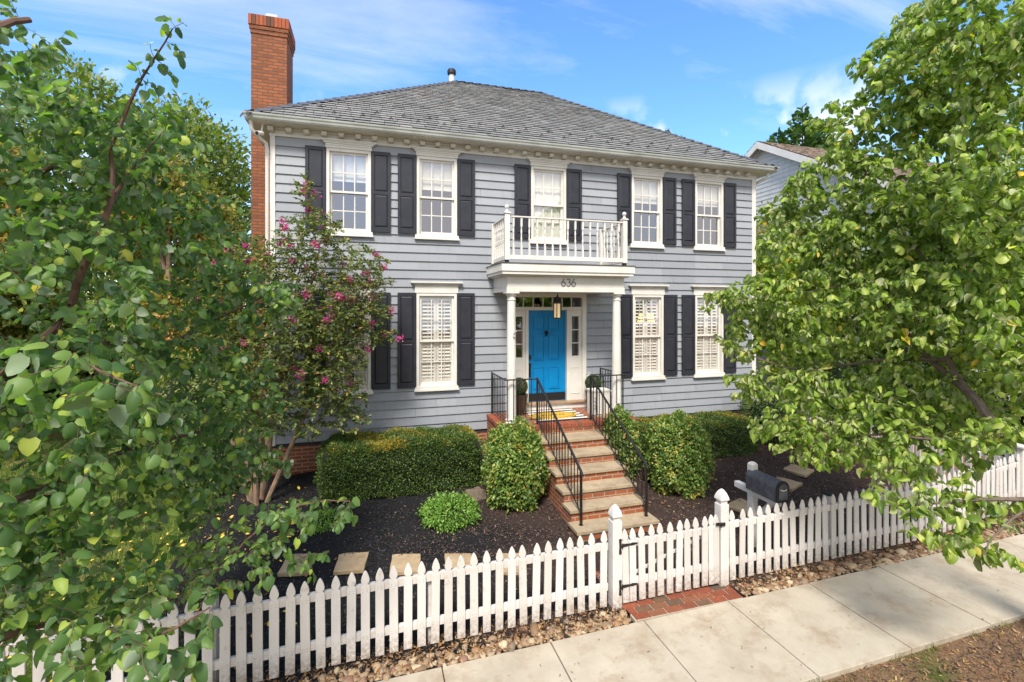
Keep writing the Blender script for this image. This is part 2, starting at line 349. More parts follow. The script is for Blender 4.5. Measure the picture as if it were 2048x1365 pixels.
M['leaf_right'] = leaf_m('bright_curled_leaf', [(0, (0.075, 0.130, 0.018)), (0.35, (0.165, 0.245, 0.034)), (0.75, (0.30, 0.39, 0.065)), (0.94, (0.46, 0.50, 0.13)), (0.988, (0.56, 0.56, 0.20)), (1, (0.80, 0.50, 0.05))], (0.42, 0.44, 0.22, 1), 0.44, 0.42, spec=0.4)
M['leaf_myrtle'] = leaf_m('small_myrtle_leaf', [(0, (0.045, 0.080, 0.026)), (0.5, (0.095, 0.140, 0.040)), (0.85, (0.20, 0.25, 0.055)), (0.96, (0.40, 0.34, 0.07)), (1, (0.42, 0.18, 0.08))], None, 0.45, 0.3)
M['flower'] = leaf_m('magenta_petals', [(0, (0.50, 0.012, 0.18)), (0.5, (0.72, 0.04, 0.34)), (1, (0.80, 0.14, 0.40))], None, 0.7, 0.3, (1, 1, 1, 1))
M['seed'] = leaf_m('orange_tips', [(0, (0.40, 0.18, 0.05)), (0.5, (0.32, 0.28, 0.06)), (1, (0.55, 0.20, 0.12))], None, 0.7, 0.3, (1, 1, 1, 1))
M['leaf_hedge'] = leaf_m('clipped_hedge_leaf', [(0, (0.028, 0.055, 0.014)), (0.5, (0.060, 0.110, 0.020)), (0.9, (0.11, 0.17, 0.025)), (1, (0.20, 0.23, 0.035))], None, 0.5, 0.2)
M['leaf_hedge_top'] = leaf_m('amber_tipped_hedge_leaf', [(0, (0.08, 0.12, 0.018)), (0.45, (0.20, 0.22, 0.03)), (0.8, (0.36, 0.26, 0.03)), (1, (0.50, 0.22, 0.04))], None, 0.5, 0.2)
M['leaf_nandina'] = leaf_m('nandina_leaf', [(0, (0.060, 0.120, 0.025)), (0.5, (0.130, 0.220, 0.045)), (0.88, (0.28, 0.36, 0.07)), (0.98, (0.50, 0.42, 0.12)), (1, (0.5, 0.25, 0.08))], None, 0.42, 0.3, patch=(4.5, 0.56, [(0, (0.16, 0.20, 0.03)), (0.6, (0.36, 0.36, 0.07)), (1, (0.55, 0.34, 0.09))]))
M['leaf_lime'] = leaf_m('lime_leaf', [(0, (0.06, 0.15, 0.02)), (0.5, (0.14, 0.28, 0.035)), (1, (0.28, 0.42, 0.07))], None, 0.5, 0.3)
M['leaf_box'] = leaf_m('boxwood_leaf', [(0, (0.015, 0.04, 0.010)), (0.6, (0.04, 0.09, 0.015)), (1, (0.09, 0.15, 0.03))], None, 0.4, 0.15)
M['leaf_bg'] = leaf_m('distant_green_leaf', [(0, (0.080, 0.120, 0.025)), (0.5, (0.15, 0.195, 0.04)), (1, (0.28, 0.29, 0.065))], None, 0.55, 0.35)
M['leaf_olive'] = leaf_m('olive_and_rust_leaf', [(0, (0.11, 0.12, 0.025)), (0.5, (0.24, 0.21, 0.045)), (0.8, (0.42, 0.28, 0.07)), (1, (0.5, 0.24, 0.08))], None, 0.6, 0.35, patch=(0.9, 0.5, [(0, (0.07, 0.12, 0.025)), (1, (0.18, 0.23, 0.04))]))
M['leaf_yellow'] = leaf_m('yellow_green_leaf', [(0, (0.09, 0.16, 0.012)), (0.5, (0.20, 0.28, 0.02)), (0.85, (0.38, 0.38, 0.03)), (1, (0.45, 0.24, 0.03))], None, 0.5, 0.35)
M['needle'] = leaf_m('conifer_needles', [(0, (0.02, 0.055, 0.015)), (0.5, (0.045, 0.105, 0.022)), (1, (0.09, 0.17, 0.03))], None, 0.6, 0.2)
def glass(name, refl, tint=(0.97, 0.98, 0.97, 1)):
    t = NT(name); tr = t.n('ShaderNodeBsdfTransparent'); tr.inputs[0].default_value = tint
    gl = t.n('ShaderNodeBsdfGlossy'); gl.inputs['Roughness'].default_value = 0.0; gl.inputs[0].default_value = (0.95, 0.95, 1, 1)
    wv = t.bump(t.noise(2.2, 2), 0.10, 0.02); t.l(wv, gl.inputs['Normal'])
    fr = t.n('ShaderNodeLayerWeight'); fr.inputs[0].default_value = 0.5; sch = t.math('MULTIPLY_ADD', t.math('POWER', fr.outputs['Facing'], 5.0), 0.85, 0.05)
    ms = t.n('ShaderNodeMixShader'); t.l(t.math('ADD', sch, refl), ms.inputs[0]); t.l(tr.outputs[0], ms.inputs[1]); t.l(gl.outputs[0], ms.inputs[2])
    t.l(ms.outputs[0], t.out.inputs[0]); return t.m
M['glass'] = glass('window_glass', 0.20)
M['glass_dark'] = glass('door_light_glass', 0.10)
def emit(name, c, s_):
    t = NT(name); e = t.n('ShaderNodeEmission'); e.inputs[0].default_value = c; e.inputs[1].default_value = s_; t.l(e.outputs[0], t.out.inputs[0]); return t.m
M['lampglow'] = emit('warm_lampshade_glow', (1.0, 0.36, 0.05, 1), 4.0)
def frosted():
    t = NT('frosted_lantern_glass'); x = t.bsdf(srgb(222, 210, 180), 0.5)
    x.inputs['Emission Color'].default_value = (1.0, 0.62, 0.25, 1); x.inputs['Emission Strength'].default_value = 0.16; return t.m
M['frost'] = frosted()


# ------------------------------------------------------------ the ground, walk and paths
def grid_mesh(name, xs, ys, zf, m, kind='structure', lab=None):
    xs = np.array(xs); ys = np.array(ys); X, Y = np.meshgrid(xs, ys); Z = np.vectorize(zf)(X, Y)
    V = np.stack([X.ravel(), Y.ravel(), Z.ravel()], 1); nx = len(xs); ny = len(ys)
    i = np.arange((nx - 1) * (ny - 1)); r = i // (nx - 1); c = i % (nx - 1); a = r * nx + c
    o = np_mesh(name, V, np.stack([a, a + 1, a + nx + 1, a + nx], 1), m, None, True)
    return tag(o, kind=kind)
rg = np.random.default_rng(3)
tag(grid_mesh('ground', list(np.linspace(-400, -12, 12)) + list(np.linspace(-10, 22, 65)) + list(np.linspace(24, 500, 12)),
              [-60, -30, -20, -12] + list(np.arange(-11, 0.01, 0.5)) + [2, 6, 12, 20, 40, 120, 600],
              lambda x, y: gz(max(min(x, 25), -25), y) - 0.055, M['dirt']), 'lawn and bare soil around the house and street strip')
def lawn_m():
    t = NT('lawn_turf'); cc = t.ramp(t.noise(45, 6, rough=.7), [(0.3, (0.035, 0.065, 0.010)), (0.6, (0.11, 0.16, 0.025)), (0.8, (0.24, 0.22, 0.07))])
    t.bsdf(t.mix(t.ramp(t.noise(1.1, 4), [(0.55, (0, 0, 0)), (0.68, (1, 1, 1))]), cc, (0.24, 0.16, 0.08, 1)), .95, t.bump(t.noise(70, 5), .8, .03), .1); return t.m
tag(grid_mesh('lawn', np.arange(-14, -1.5, 0.3), np.arange(-5.12, 12, 0.3), lambda x, y: gz(x, y) - (.035 if x < -2.1 else .047), lawn_m()), kind='structure')
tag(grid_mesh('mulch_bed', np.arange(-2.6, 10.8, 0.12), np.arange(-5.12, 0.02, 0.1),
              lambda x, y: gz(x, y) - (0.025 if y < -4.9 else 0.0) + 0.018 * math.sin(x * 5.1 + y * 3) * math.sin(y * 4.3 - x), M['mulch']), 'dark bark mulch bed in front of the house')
mb = MB(); jx = [-9.2, -7.9, -6.7, -5.45, -4.2, -2.95, -1.75, -0.55, 0.67, 1.84, 2.98, 4.15, 5.40, 6.63, 7.86, 9.1, 10.35, 11.6, 12.9, 14.2, 15.5]
for a, b in zip(jx, jx[1:]):
    za, zb = gz(a, -6), gz(b, -6); e = 0.006; d = rnd.uniform(-0.003, 0.003)
    p = [(a + e, -6.36, za - .1), (b - e, -6.36, zb - .1), (b - e, -5.14, zb - .1), (a + e, -5.14, za - .1)]
    mb.hexa(p + [(x, y, z + .1 + d) for x, y, z in p])
tag(mb.build('sidewalk', M['concrete'], bevel=0.006), 'pale stained concrete sidewalk along the fence', kind='structure')
MB().box(2.84, 4.36, -4.72, -3.50, -0.12, 0.018).build('brick_path', M['brick_dia'])['kind'] = 'structure'
ap = MB()
for r_, (y0, off) in enumerate(((-5.12, 0.0), (-5.015, 0.11), (-4.91, 0.05), (-4.805, 0.16))):
    x = 2.90 - 0.02 * r_ - off * 0 ; first = True
    while x < 4.36:
        w = 0.21 if not (first and r_ % 2) else 0.105
        first = False
        x1 = min(x + w, 4.40); dz = rnd.uniform(-.003, .003)
        ap.box(x, x1 - .010, y0, y0 + .095, -0.06, 0.016 + dz); x += w + 0.003
tag(ap.build('brick_apron', scatter_m('apron_bricks', [(0, srgb(168, 84, 52)), (0.35, srgb(146, 70, 44)), (0.6, srgb(116, 92, 68)), (0.8, srgb(170, 88, 56)), (1, srgb(98, 82, 66))], 0.85, 0.9), bevel=0.003), kind='structure')
tag(MB().box(2.88, 4.38, -5.13, -4.72, -0.09, 0.006).build('apron_mortar', M['concrete']), kind='structure')

# stepping stones, each its own thing
stones = [((-0.45, -2.77), (-0.05, -2.86), (-0.11, -3.32), (-0.50, -3.25)), ((0.27, -2.98), (0.66, -3.08), (0.60, -3.53), (0.21, -3.46)),
          ((0.99, -3.16), (1.37, -3.27), (1.31, -3.68), (0.93, -3.60)), ((1.69, -3.36), (2.05, -3.46), (1.97, -3.93), (1.60, -3.83)),
          ((-1.13, -2.62), (-0.75, -2.70), (-0.82, -3.18), (-1.20, -3.10)),
          ((8.80, -1.85), (9.25, -1.72), (9.36, -2.18), (8.88, -2.38)), ((8.05, -2.22), (8.47, -2.02), (8.60, -2.45), (8.14, -2.66)),
          ((7.30, -2.60), (7.72, -2.42), (7.86, -2.84), (7.42, -3.02)), ((6.60, -2.85), (6.98, -2.72), (7.10, -3.14), (6.70, -3.28)), ((5.86, -3.10), (6.34, -2.92), (6.40, -3.36), (6.02, -3.52)),
          ((9.55, -1.50), (10.0, -1.36), (10.1, -1.80), (9.66, -1.96))]
slab = ['tan stepping stone second from the left in the row behind the left fence', 'tan stepping stone third from the left behind the left fence', 'pitted stepping stone fourth from the left behind the left fence',
        'stepping stone of the left row nearest the left gate post', 'leftmost stepping stone behind the left fence, under the overhanging branch',
        'stepping stone of the right row furthest but one from the mailbox', 'stepping stone in the mulch to the right beyond the mailbox, third from the far end',
        'stepping stone just right of the mailbox door', 'stepping stone under the mailbox', 'stepping stone left of the mailbox post', 'stepping stone at the far end of the right row by the side fence']
for q, lb in zip(stones, slab):
    cx_, cy_ = sum(p[0] for p in q) / 4, sum(p[1] for p in q) / 4; z = gz(cx_, cy_) + 0.025
    n_ = MB(); pts = []
    for i in range(4):
        a, b = q[i], q[(i + 1) % 4]
        for k in range(3):
            t_ = k / 3; pts.append((a[0] + (b[0] - a[0]) * t_ + rnd.uniform(-.008, .008), a[1] + (b[1] - a[1]) * t_ + rnd.uniform(-.008, .008)))
    n_.prism(pts[::-1], z - .04, z + .012, 'z')
    tag(n_.build('stepping_stone', M['flag'], bevel=0.006), lb, 'stepping stone', 'stepping stones across the mulch')

# ------------------------------------------------------------ the house
house = thing('house', 'two storey blue grey clapboard house with hipped slate roof and a bright blue front door', 'house', (3.8, 0, 0.4))
XL, XR, DEP = -1.86, 9.46, 8.6
Z0, ZT, CO = 0.975, 6.853, 0.1778
UPW = [-0.447, 1.29, 3.77, 6.27, 8.03]; LOW = [-0.447, 1.285, 6.30, 8.03]
open_ = [(c - .40, c + .40, 5.03, 6.66) for c in UPW] + [(c - .40, c + .40, 1.90, 3.85) for c in LOW] + [(2.90, 4.62, 1.32, 3.88)]
def cells(x0, x1, z0, z1):
    xs = sorted({x0, x1} | {v for o in open_ for v in o[:2] if x0 < v < x1}); res = []
    for a, b in zip(xs, xs[1:]):
        segs = [(z0, z1)]
        for o in open_:
            if o[0] < (a + b) / 2 < o[1]:
                ns = []
                for s0, s1 in segs:
                    if o[3] <= s0 or o[2] >= s1: ns.append((s0, s1)); continue
                    if o[2] > s0: ns.append((s0, o[2]))
                    if o[3] < s1: ns.append((o[3], s1))
                segs = ns
        for s0, s1 in segs:
            if s1 - s0 > .002: res.append((a, b, s0, s1))
    return res
sd_ = MB(); nrow = int(math.ceil((ZT - Z0) / CO))
for k in range(nrow):
    za, zb = Z0 + k * CO, min(Z0 + (k + 1) * CO, ZT)
    cuts = [XL + .09]; x = XL + .09 + rnd.uniform(1, 3.6)
    while x < XR - 1.0: cuts.append(x); x += rnd.uniform(2.6, 3.7)
    cuts.append(XR - .09)
    for ca, cb_ in zip(cuts, cuts[1:]):
        for a, b, s0, s1 in cells(ca, cb_ - .004, za, zb):
            y0 = -0.028 + 0.026 * (s0 - za) / CO; y1 = -0.028 + 0.026 * (s1 - za) / CO
            sd_.hexa([(a, y0, s0), (b, y0, s0), (b, 0, s0), (a, 0, s0), (a, y1, s1 + .0005), (b, y1, s1 + .0005), (b, 0, s1 + .0005), (a, 0, s1 + .0005)])
sd_.build('clapboard_siding', M['siding'], house)
w_ = MB()
for a, b, s0, s1 in cells(XL, XR, 0.9, 7.0): w_.box(a, b, 0.003, 0.12, s0, s1)
w_.box(XL + .001, XL + .12, .121, DEP, .9, 7.0); w_.box(XR - .12, XR - .001, .121, DEP, .9, 7.0); w_.box(XL + .121, XR - .121, DEP - .12, DEP, .9, 7.0)
w_.box(XL + .13, XR - .13, .13, DEP - .13, 4.3, 4.4); w_.box(XL + .13, XR - .13, 3.5, 3.6, 1.32, 4.29); w_.box(XL + .13, XR - .13, 3.5, 3.6, 4.41, 6.98)
w_.box(XL + .13, XR - .13, .13, DEP - .13, 1.2, 1.3); w_.box(XL + .13, XR - .13, .13, DEP - .13, 6.985, 7.0)
w_.box(2.6, 2.7, .13, 3.49, 1.31, 4.29); w_.box(4.9, 5.0, .13, 3.49, 1.31, 4.29)
w_.build('wall', M['interior'], house)
sl = MB(); sr = MB()
for k in range(nrow):
    za, zb = Z0 + k * CO, min(Z0 + (k + 1) * CO, ZT)
    for m_, X, d in ((sl, XL, -1), (sr, XR, 1)):
        m_.hexa([(X + d * .02, .09, za), (X + d * .02, DEP, za), (X, DEP, za), (X, .09, za), (X + d * .004, .09, zb), (X + d * .004, DEP, zb), (X, DEP, zb), (X, .09, zb)])
sl.build('clapboard_siding', M['siding'], house); sr.build('clapboard_siding', M['siding'], house)
f_ = MB(); f_.box(XL + .02, XR - .02, .015, .10, -.2, Z0 + .01); f_.box(XL + .02, XL + .1, .101, DEP - .02, -.2, Z0 + .01); f_.box(XR - .1, XR - .02, .101, DEP - .02, -.2, Z0 + .01)
f_.build('brick_foundation', M['brick'], house)
for a, b in ((XL - .003, XL + .088), (XR - .115, XR + .003)):
    MB().box(a, b, -.032, .11, Z0 - .03, ZT + .02).build('corner_board', M['white'], house, bevel=.003)
fr = MB(); fr.box(XL - .02, XR + .02, -.030, .02, ZT - .012, 6.995); fr.box(XL - .03, XR + .03, -.05, -.031, 6.955, 6.995)
fr.build('frieze_board', M['trim'], house)
k = 0
while -1.84 + .3135 * k < XR - .02:
    x = -1.84 + .3135 * k; prof = [(-.032, 6.985), (-.150, 6.985), (-.150, 6.935), (-.12, 6.905), (-.032, 6.895)]
    MB().prism(prof, x - .05, x + .05, 'x').build('cornice_bracket', M['trim'], house, bevel=.004); k += 1
# soffit, gutter
OV = .36
so = MB(); so.box(XL - OV, XR + OV, -.34, -.002, 6.996, 7.02); so.box(XL - OV, XL - .002, .0, DEP + .34, 6.996, 7.02); so.box(XR + .002, XR + OV, .0, DEP + .34, 6.996, 7.02)
so.build('soffit', M['trim'], house)
def gprof(s): return [(0, 7.0), (-.055, 7.0), (-.075, 7.03), (-.082, 7.06), (-.098, 7.085), (-.104, 7.115), (-.09, 7.118), (-.08, 7.09), (-.0, 7.09)]
g = MB(); pf = gprof(1); n_ = len(pf); x0, x1, y0, y1 = XL - OV + .07, XR + OV - .07, -.30, DEP + .30
ring = []
for cxn, cyn, sx, sy in ((x0, y0, -1, -1), (x1, y0, 1, -1), (x1, y1, 1, 1), (x0, y1, -1, 1)):
    ring.append([(cxn - sx * p[0], cyn - sy * p[0], p[1]) for p in pf])
base = []
for rr in ring: base += rr
fs = []
for i in range(4):
    j = (i + 1) % 4
    for q in range(n_ - 1): fs.append((i * n_ + q, j * n_ + q, j * n_ + q + 1, i * n_ + q + 1))
g.add(base, fs); g.build('gutter', M['gutter'], house)
dsp = MB(); dsp.tube([(XL - .28, -.27, 7.0), (XL - .27, -.25, 6.86), (XL - .16, -.14, 6.74), (XL - .06, -.07, 6.66), (XL - .045, -.045, 6.55), (XL - .045, -.045, 3.5), (XL - .045, -.045, .55)], .035, 8)
dsp.build('downspout', M['white'], house, smooth=True)
dsp = MB(); dsp.tube([(XR + .20, -.22, 7.0), (XR + .20, -.2, 6.88), (XR + .1, .02, 6.80), (XR + .05, .10, 6.72), (XR + .05, .12, .6)], .035, 8)
dsp.build('downspout', M['white'], house, smooth=True)
cm = MB(); cm.tube([(XL - .10, -.20, 6.80), (XL - .16, -.33, 6.76)], .042, 12); cm.tube([(XL - .10, -.16, 6.99), (XL - .11, -.2, 6.84)], .018, 8)
sc = cm.build('security_camera', M['white'], house, True)
MB().tube([(XL - .1605, -.331, 6.7598), (XL - .163, -.337, 6.758)], .033, 12).build('lens', M['black'], sc, True)

# roof: every slate is a thin tile
RX0, RX1, RY0, RY1, RZ, PITCH = XL - OV, XR + OV, -.36, DEP + .36, 7.085, 0.712
HD = (RY1 - RY0) / 2
rf = MB()
def slope(P0, U, V, W, dmax, detail=True):
    ex = .170; sl_ = math.hypot(1, PITCH); nst = int(dmax / (ex / sl_)); de = ex / sl_
    for k in range(nst + 1):
        d0 = k * de - .03; d1 = min(d0 + de * 1.25, dmax + .01)
        if d0 >= dmax: break
        a0, b0 = max(d0, 0), W - max(d0, 0); x = a0
        if not detail:
            xs_ = [a0, b0]
        else:
            xs_ = [a0]; x = a0 + rnd.uniform(.1, .3)
            while x < b0 - .1: xs_.append(x); x += rnd.uniform(.17, .34)
            xs_.append(b0)
        for xa, xb in zip(xs_, xs_[1:]):
            if xb - xa < .01: continue
            def P(u, d, h): 
                q = P0 + U * u + V * d; return (q.x, q.y, P0.z + d * PITCH + h)
            ta = xa + (d1 - d0 if xa == a0 and d0 > 0 else 0); tb = xb - (d1 - d0 if xb == b0 and d0 > 0 else 0)
            lift = .036 + rnd.uniform(-.003, .006); sk = rnd.uniform(-.008, .012) / sl_; gp = .004
            if tb < ta: ta = tb = (ta + tb) / 2
            p = [P(xa + gp, d0 + sk, lift), P(xb - gp, d0 + sk, lift + rnd.uniform(-.002, .003)), P(tb - gp, d1, .002), P(ta + gp, d1, .002), P(xa + gp, d0 + sk, lift - .011), P(xb - gp, d0 + sk, lift - .011)]
            rf.add(p, [(0, 1, 2, 3), (4, 5, 1, 0)])
X_, Y_ = Vector((1, 0, 0)), Vector((0, 1, 0))
slope(Vector((RX0, RY0, RZ)), X_, Y_, RX1 - RX0, HD)
slope(Vector((RX1, RY1, RZ)), -X_, -Y_, RX1 - RX0, HD, False)
slope(Vector((RX0, RY1, RZ)), -Y_, X_, RY1 - RY0, HD)
slope(Vector((RX1, RY0, RZ)), Y_, -X_, RY1 - RY0, HD)
roof = rf.build('roof', M['slate'], house)
zr = RZ + HD * PITCH; ym = (RY0 + RY1) / 2
ub = MB(); ub.add([(RX0, RY0, RZ - .02), (RX1, RY0, RZ - .02), (RX1, RY1, RZ - .02), (RX0, RY1, RZ - .02), (RX0 + HD, ym, zr - .02), (RX1 - HD, ym, zr - .02)],
                  [(0, 1, 5, 4), (1, 2, 5), (2, 3, 4, 5), (3, 0, 4), (0, 3, 2, 1)])
ub.build('roof_underlay', M['black'], roof)
rc = MB()
def caps(a, b, wid=.13):
    a = Vector(a); b = Vector(b); L_ = (b - a).length; t = (b - a) / L_; s_ = t.cross(Vector((0, 0, 1))).normalized(); n = int(L_ / .24)
    for i in range(n):
        p = a + t * (L_ * i / n); q = a + t * (L_ * (i + 1.15) / n); u0, u1 = Vector((0, 0, .050)), Vector((0, 0, .018)); dn = Vector((0, 0, -.06))
        A = [p + u0 + Vector((0, 0, .012)), p + u0 + s_ * wid + dn, p + u0 - s_ * wid + dn, q + u1 + Vector((0, 0, .012)), q + u1 + s_ * wid + dn, q + u1 - s_ * wid + dn, p, p + s_ * wid + dn - Vector((0, 0, .0)), p - s_ * wid + dn]
        rc.add(A, [(0, 1, 4, 3), (0, 3, 5, 2), (6, 7, 1, 0), (6, 0, 2, 8)])
caps((RX0, RY0, RZ), (RX0 + HD, ym, zr)); caps((RX1, RY0, RZ), (RX1 - HD, ym, zr)); caps((RX0, RY1, RZ), (RX0 + HD, ym, zr)); caps((RX1, RY1, RZ), (RX1 - HD, ym, zr))
caps((RX1 - HD, ym, zr), (RX0 + HD, ym, zr))
rc.build('ridge_slates', M['slate_dark'], roof)
for row, d in ((0, .42), (1, .70)):
    for i in range(20):
        x = RX0 + .95 + i * .545 + (.27 if row else 0)
        if x > RX1 - d - .25 or x < RX0 + d + .15: continue
        z = RZ + d * PITCH + .022; y = RY0 + d
        MB().tube([(x - .033, y, z - .01), (x - .03, y - .008, z + .035), (x, y - .012, z + .058), (x + .03, y - .008, z + .035), (x + .033, y, z - .01)], .0075, 5).tube([(x, y - .01, z), (x, y + .09, z + .06)], .008, 4).build('snow_guard', M['iron'], roof)
vp = MB(); vp.lathe([(.085, 9.5), (.085, 10.95)], 2.40, 4.95, 14)
pipe = vp.build('vent_pipe', M['white'], roof, True)
MB().lathe([(.09, 10.91), (.135, 10.93), (.14, 11.03), (.11, 11.08), (.02, 11.10)], 2.40, 4.95, 14).build('vent_cap', M['black'], pipe, True)

# chimney
CX0, CX1, CY0, CY1 = -2.62, -1.885, 1.95, 2.80
ch = MB(); ch.box(CX0, CX1, CY0, CY1, -.1, 9.76); chim = ch.build('chimney', M['brick_ch'], house)
for e, a, b, m_ in ((.018, 9.758, 9.85, 'brick_ch'), (.036, 9.85, 9.93, 'brick_ch')):
    MB().box(CX0 - e, CX1 + e, CY0 - e, CY1 + e, a, b).build('corbel_course', M[m_], chim, bevel=.004)
so_ = MB(); n = 11
for i in range(n):
    for (yy0, yy1) in ((CY0 - .055, CY0 + .1), (CY1 - .1, CY1 + .055)):
        a = CX0 - .055 + i * (CX1 - CX0 + .11) / n; j_ = rnd.uniform(-.003, .003)
        so_.box(a + .004, a + (CX1 - CX0 + .11) / n - .004, yy0 + j_, yy1, 9.935, 10.165 + j_)
for i in range(12):
    for (xx0, xx1) in ((CX0 - .055, CX0 + .1), (CX1 - .1, CX1 + .055)):
        a = CY0 + .05 + i * (CY1 - CY0 - .1) / 12; so_.box(xx0, xx1, a + .004, a + (CY1 - CY0 - .1) / 12 - .004, 9.935, 10.165)
so_.build('soldier_course', scatter_m('cap_bricks', [(0, srgb(158, 80, 48)), (0.4, srgb(178, 92, 54)), (0.7, srgb(118, 72, 50)), (1, srgb(92, 64, 50))], 0.8, 0.5), chim, bevel=.003)
MB().box(CX0 - .03, CX1 + .03, CY0 - .03, CY1 + .03, 9.93, 10.175).build('mortar_cap', paint('dark_cap_mortar', (0.09, .07, .055, 1), (.05, .04, .03, 1), .9, 6), chim)
MB().box(-2.42, -2.09, 2.2, 2.55, 10.17, 10.33).build('flue_ring', M['brick_ch'], chim, bevel=.005)
MB().box(-2.40, -2.11, 2.22, 2.53, 10.33, 10.36).box(-2.37, -2.14, 2.25, 2.50, 10.36, 10.42).build('flue_cap', M['alu'], chim)

# windows
def ring_frame(m_, x0, x1, z0, z1, w, y0, y1):
    m_.box(x0, x0 + w, y0, y1, z0, z1); m_.box(x1 - w, x1, y0, y1, z0, z1); m_.box(x0 + w, x1 - w, y0, y1, z1 - w, z1); m_.box(x0 + w, x1 - w, y0, y1, z0, z0 + w)
def sash(c, z0, z1, y, win, top):
    m_ = MB(); x0, x1 = c - .362, c + .362; w = .045
    m_.box(x0, x0 + w, y, y + .035, z0, z1); m_.box(x1 - w, x1, y, y + .035, z0, z1)
    m_.box(x0 + w, x1 - w, y, y + .035, z1 - (.045 if top else .04), z1); m_.box(x0 + w, x1 - w, y, y + .035, z0, z0 + (.04 if top else .07))
    gx0, gx1, g0, g1 = x0 + w, x1 - w, z0 + (.04 if top else .07), z1 - .042
    for i in (1, 2):
        x = gx0 + (gx1 - gx0) * i / 3; m_.box(x - .010, x + .010, y + .005, y + .03, g0, g1)
    zc = (g0 + g1) / 2
    for i in range(3):
        xa = gx0 + (gx1 - gx0) * i / 3 + (.010 if i else 0); xb = gx0 + (gx1 - gx0) * (i + 1) / 3 - (.010 if i < 2 else 0)
        m_.box(xa, xb, y + .006, y + .029, zc - .010, zc + .010)
    s_ = m_.build('sash', M['white'], win)
    MB().add([(gx0, y + .018, g0), (gx1, y + .018, g0), (gx1, y + .018, g1), (gx0, y + .018, g1)], [(0, 1, 2, 3)]).build('pane', M['glass'], win)
def window(c, zs, zt, upper, blind):
    m_ = MB(); x0, x1 = c - .418, c + .418
    m_.box(x0, x0 + .058, -.045, .10, zs + .10, zt); m_.box(x1 - .058, x1, -.045, .10, zs + .10, zt); m_.box(x0 + .058, x1 - .058, -.045, .10, zt - .058, zt)
    m_.box(x0 + .058, x1 - .058, -.03, .10, zs + .06, zs + .10)
    win = m_.build('window', M['white'], house, bevel=.003)
    MB().box(c - .465, c + .465, -.085, .10, zs, zs + .035).box(c - .45, c + .45, -.062, .10, zs + .0355, zs + .099).build('sill', M['white'], win, bevel=.003)
    hd = MB()
    if upper:
        hd.box(c - .435, c + .435, -.062, -.003, zt + .001, zt + .05)
        for e, a, b, yy in ((.0, .05, .085, .070), (.03, .085, .115, .085), (.065, .115, .135, .10), (.095, .135, .160, .115)):
            hd.box(c - .435 - e, c + .435 + e, -yy, -.003, zt + a, zt + b)
    else:
        hd.box(c - .45, c + .45, -.055, -.003, zt + .001, zt + .025); hd.box(c - .45, c + .45, -.045, -.003, zt + .025, zt + .165)
        for e, a, b, yy in ((.02, .165, .185, .065), (.05, .185, .205, .09), (.085, .205, .235, .115)):
            hd.box(c - .45 - e, c + .45 + e, -yy, -.003, zt + a, zt + b)
    hd.build('header', M['trim'], win, bevel=.004)
    zmid = zs + .10 + (zt - .058 - zs - .10) * .5
    sash(c, zmid - .02, zt - .058, .0, win, True); sash(c, zs + .10, zmid + .02, .037, win, False)
    bl = MB()
    if blind == 'shutters':
        MBx = bl; gz0, gz1 = zs + .16, zt - .08; yb = .078
        for pa, pb in ((c - .34, c - .004), (c + .004, c + .34)):
            bl.box(pa, pa + .05, yb, yb + .025, gz0, gz1); bl.box(pb - .05, pb, yb, yb + .025, gz0, gz1)
            bl.box(pa + .05, pb - .05, yb, yb + .025, gz1 - .08, gz1); bl.box(pa + .05, pb - .05, yb, yb + .025, gz0, gz0 + .09); bl.box(pa + .05, pb - .05, yb, yb + .025, zmid - .05, zmid + .04)
            for s0, s1, n_, ang in ((zmid + .05, gz1 - .09, 10, 30), (gz0 + .10, zmid - .055, 10, 50)):
                for i in range(n_):
                    z = s0 + (s1 - s0) * (i + .5) / n_; a = R(ang); h = .038
                    dy, dz = h * math.cos(a), h * math.sin(a); t_ = .004
                    bl.hexa([(pa + .052, yb + .012 - dy, z - dz - t_), (pb - .052, yb + .012 - dy, z - dz - t_), (pb - .052, yb + .012 + dy, z + dz - t_), (pa + .052, yb + .012 + dy, z + dz - t_),
                             (pa + .052, yb + .012 - dy, z - dz + t_), (pb - .052, yb + .012 - dy, z - dz + t_), (pb - .052, yb + .012 + dy, z + dz + t_), (pa + .052, yb + .012 + dy, z + dz + t_)])
            bl.box((pa + pb) / 2 - .006, (pa + pb) / 2 + .006, yb - .018, yb - .010, gz0 + .1, gz1 - .1)
        bl.build('louvred_blind', M['curtain'], win)
    elif blind == 'curtain':
        x = c - .35
        while x < c + .35: bl.add([(x, .088 + .006 * math.sin(x * 40), zs + .1), (x + .02, .088 + .006 * math.sin(x * 40 + .8), zs + .1), (x + .02, .088 + .006 * math.sin(x * 40 + .8), zt - .05), (x, .088 + .006 * math.sin(x * 40), zt - .05)], [(0, 1, 2, 3)]); x += .02
        bl.build('curtain', M['curtain'], win)
    else:
        zb = zt - .06 - (zt - zs) * blind; z = zt - .07
        while z > zb:
            bl.hexa([(c - .345, .078, z - .019), (c + .345, .078, z - .019), (c + .345, .083, z - .019), (c - .345, .083, z - .019), (c - .345, .088, z + .006), (c + .345, .088, z + .006), (c + .345, .093, z + .006), (c - .345, .093, z + .006)]); z -= .022
        bl.box(c - .345, c + .345, .076, .10, zb - .02, zb + .01); bl.build('venetian_blind', M['curtain'], win)
for c, b in zip(UPW, (.31, .34, 'curtain', .32, .30)): window(c, 4.98, 6.70, True, b)
for c in LOW: window(c, 1.845, 3.872, False, 'shutters')
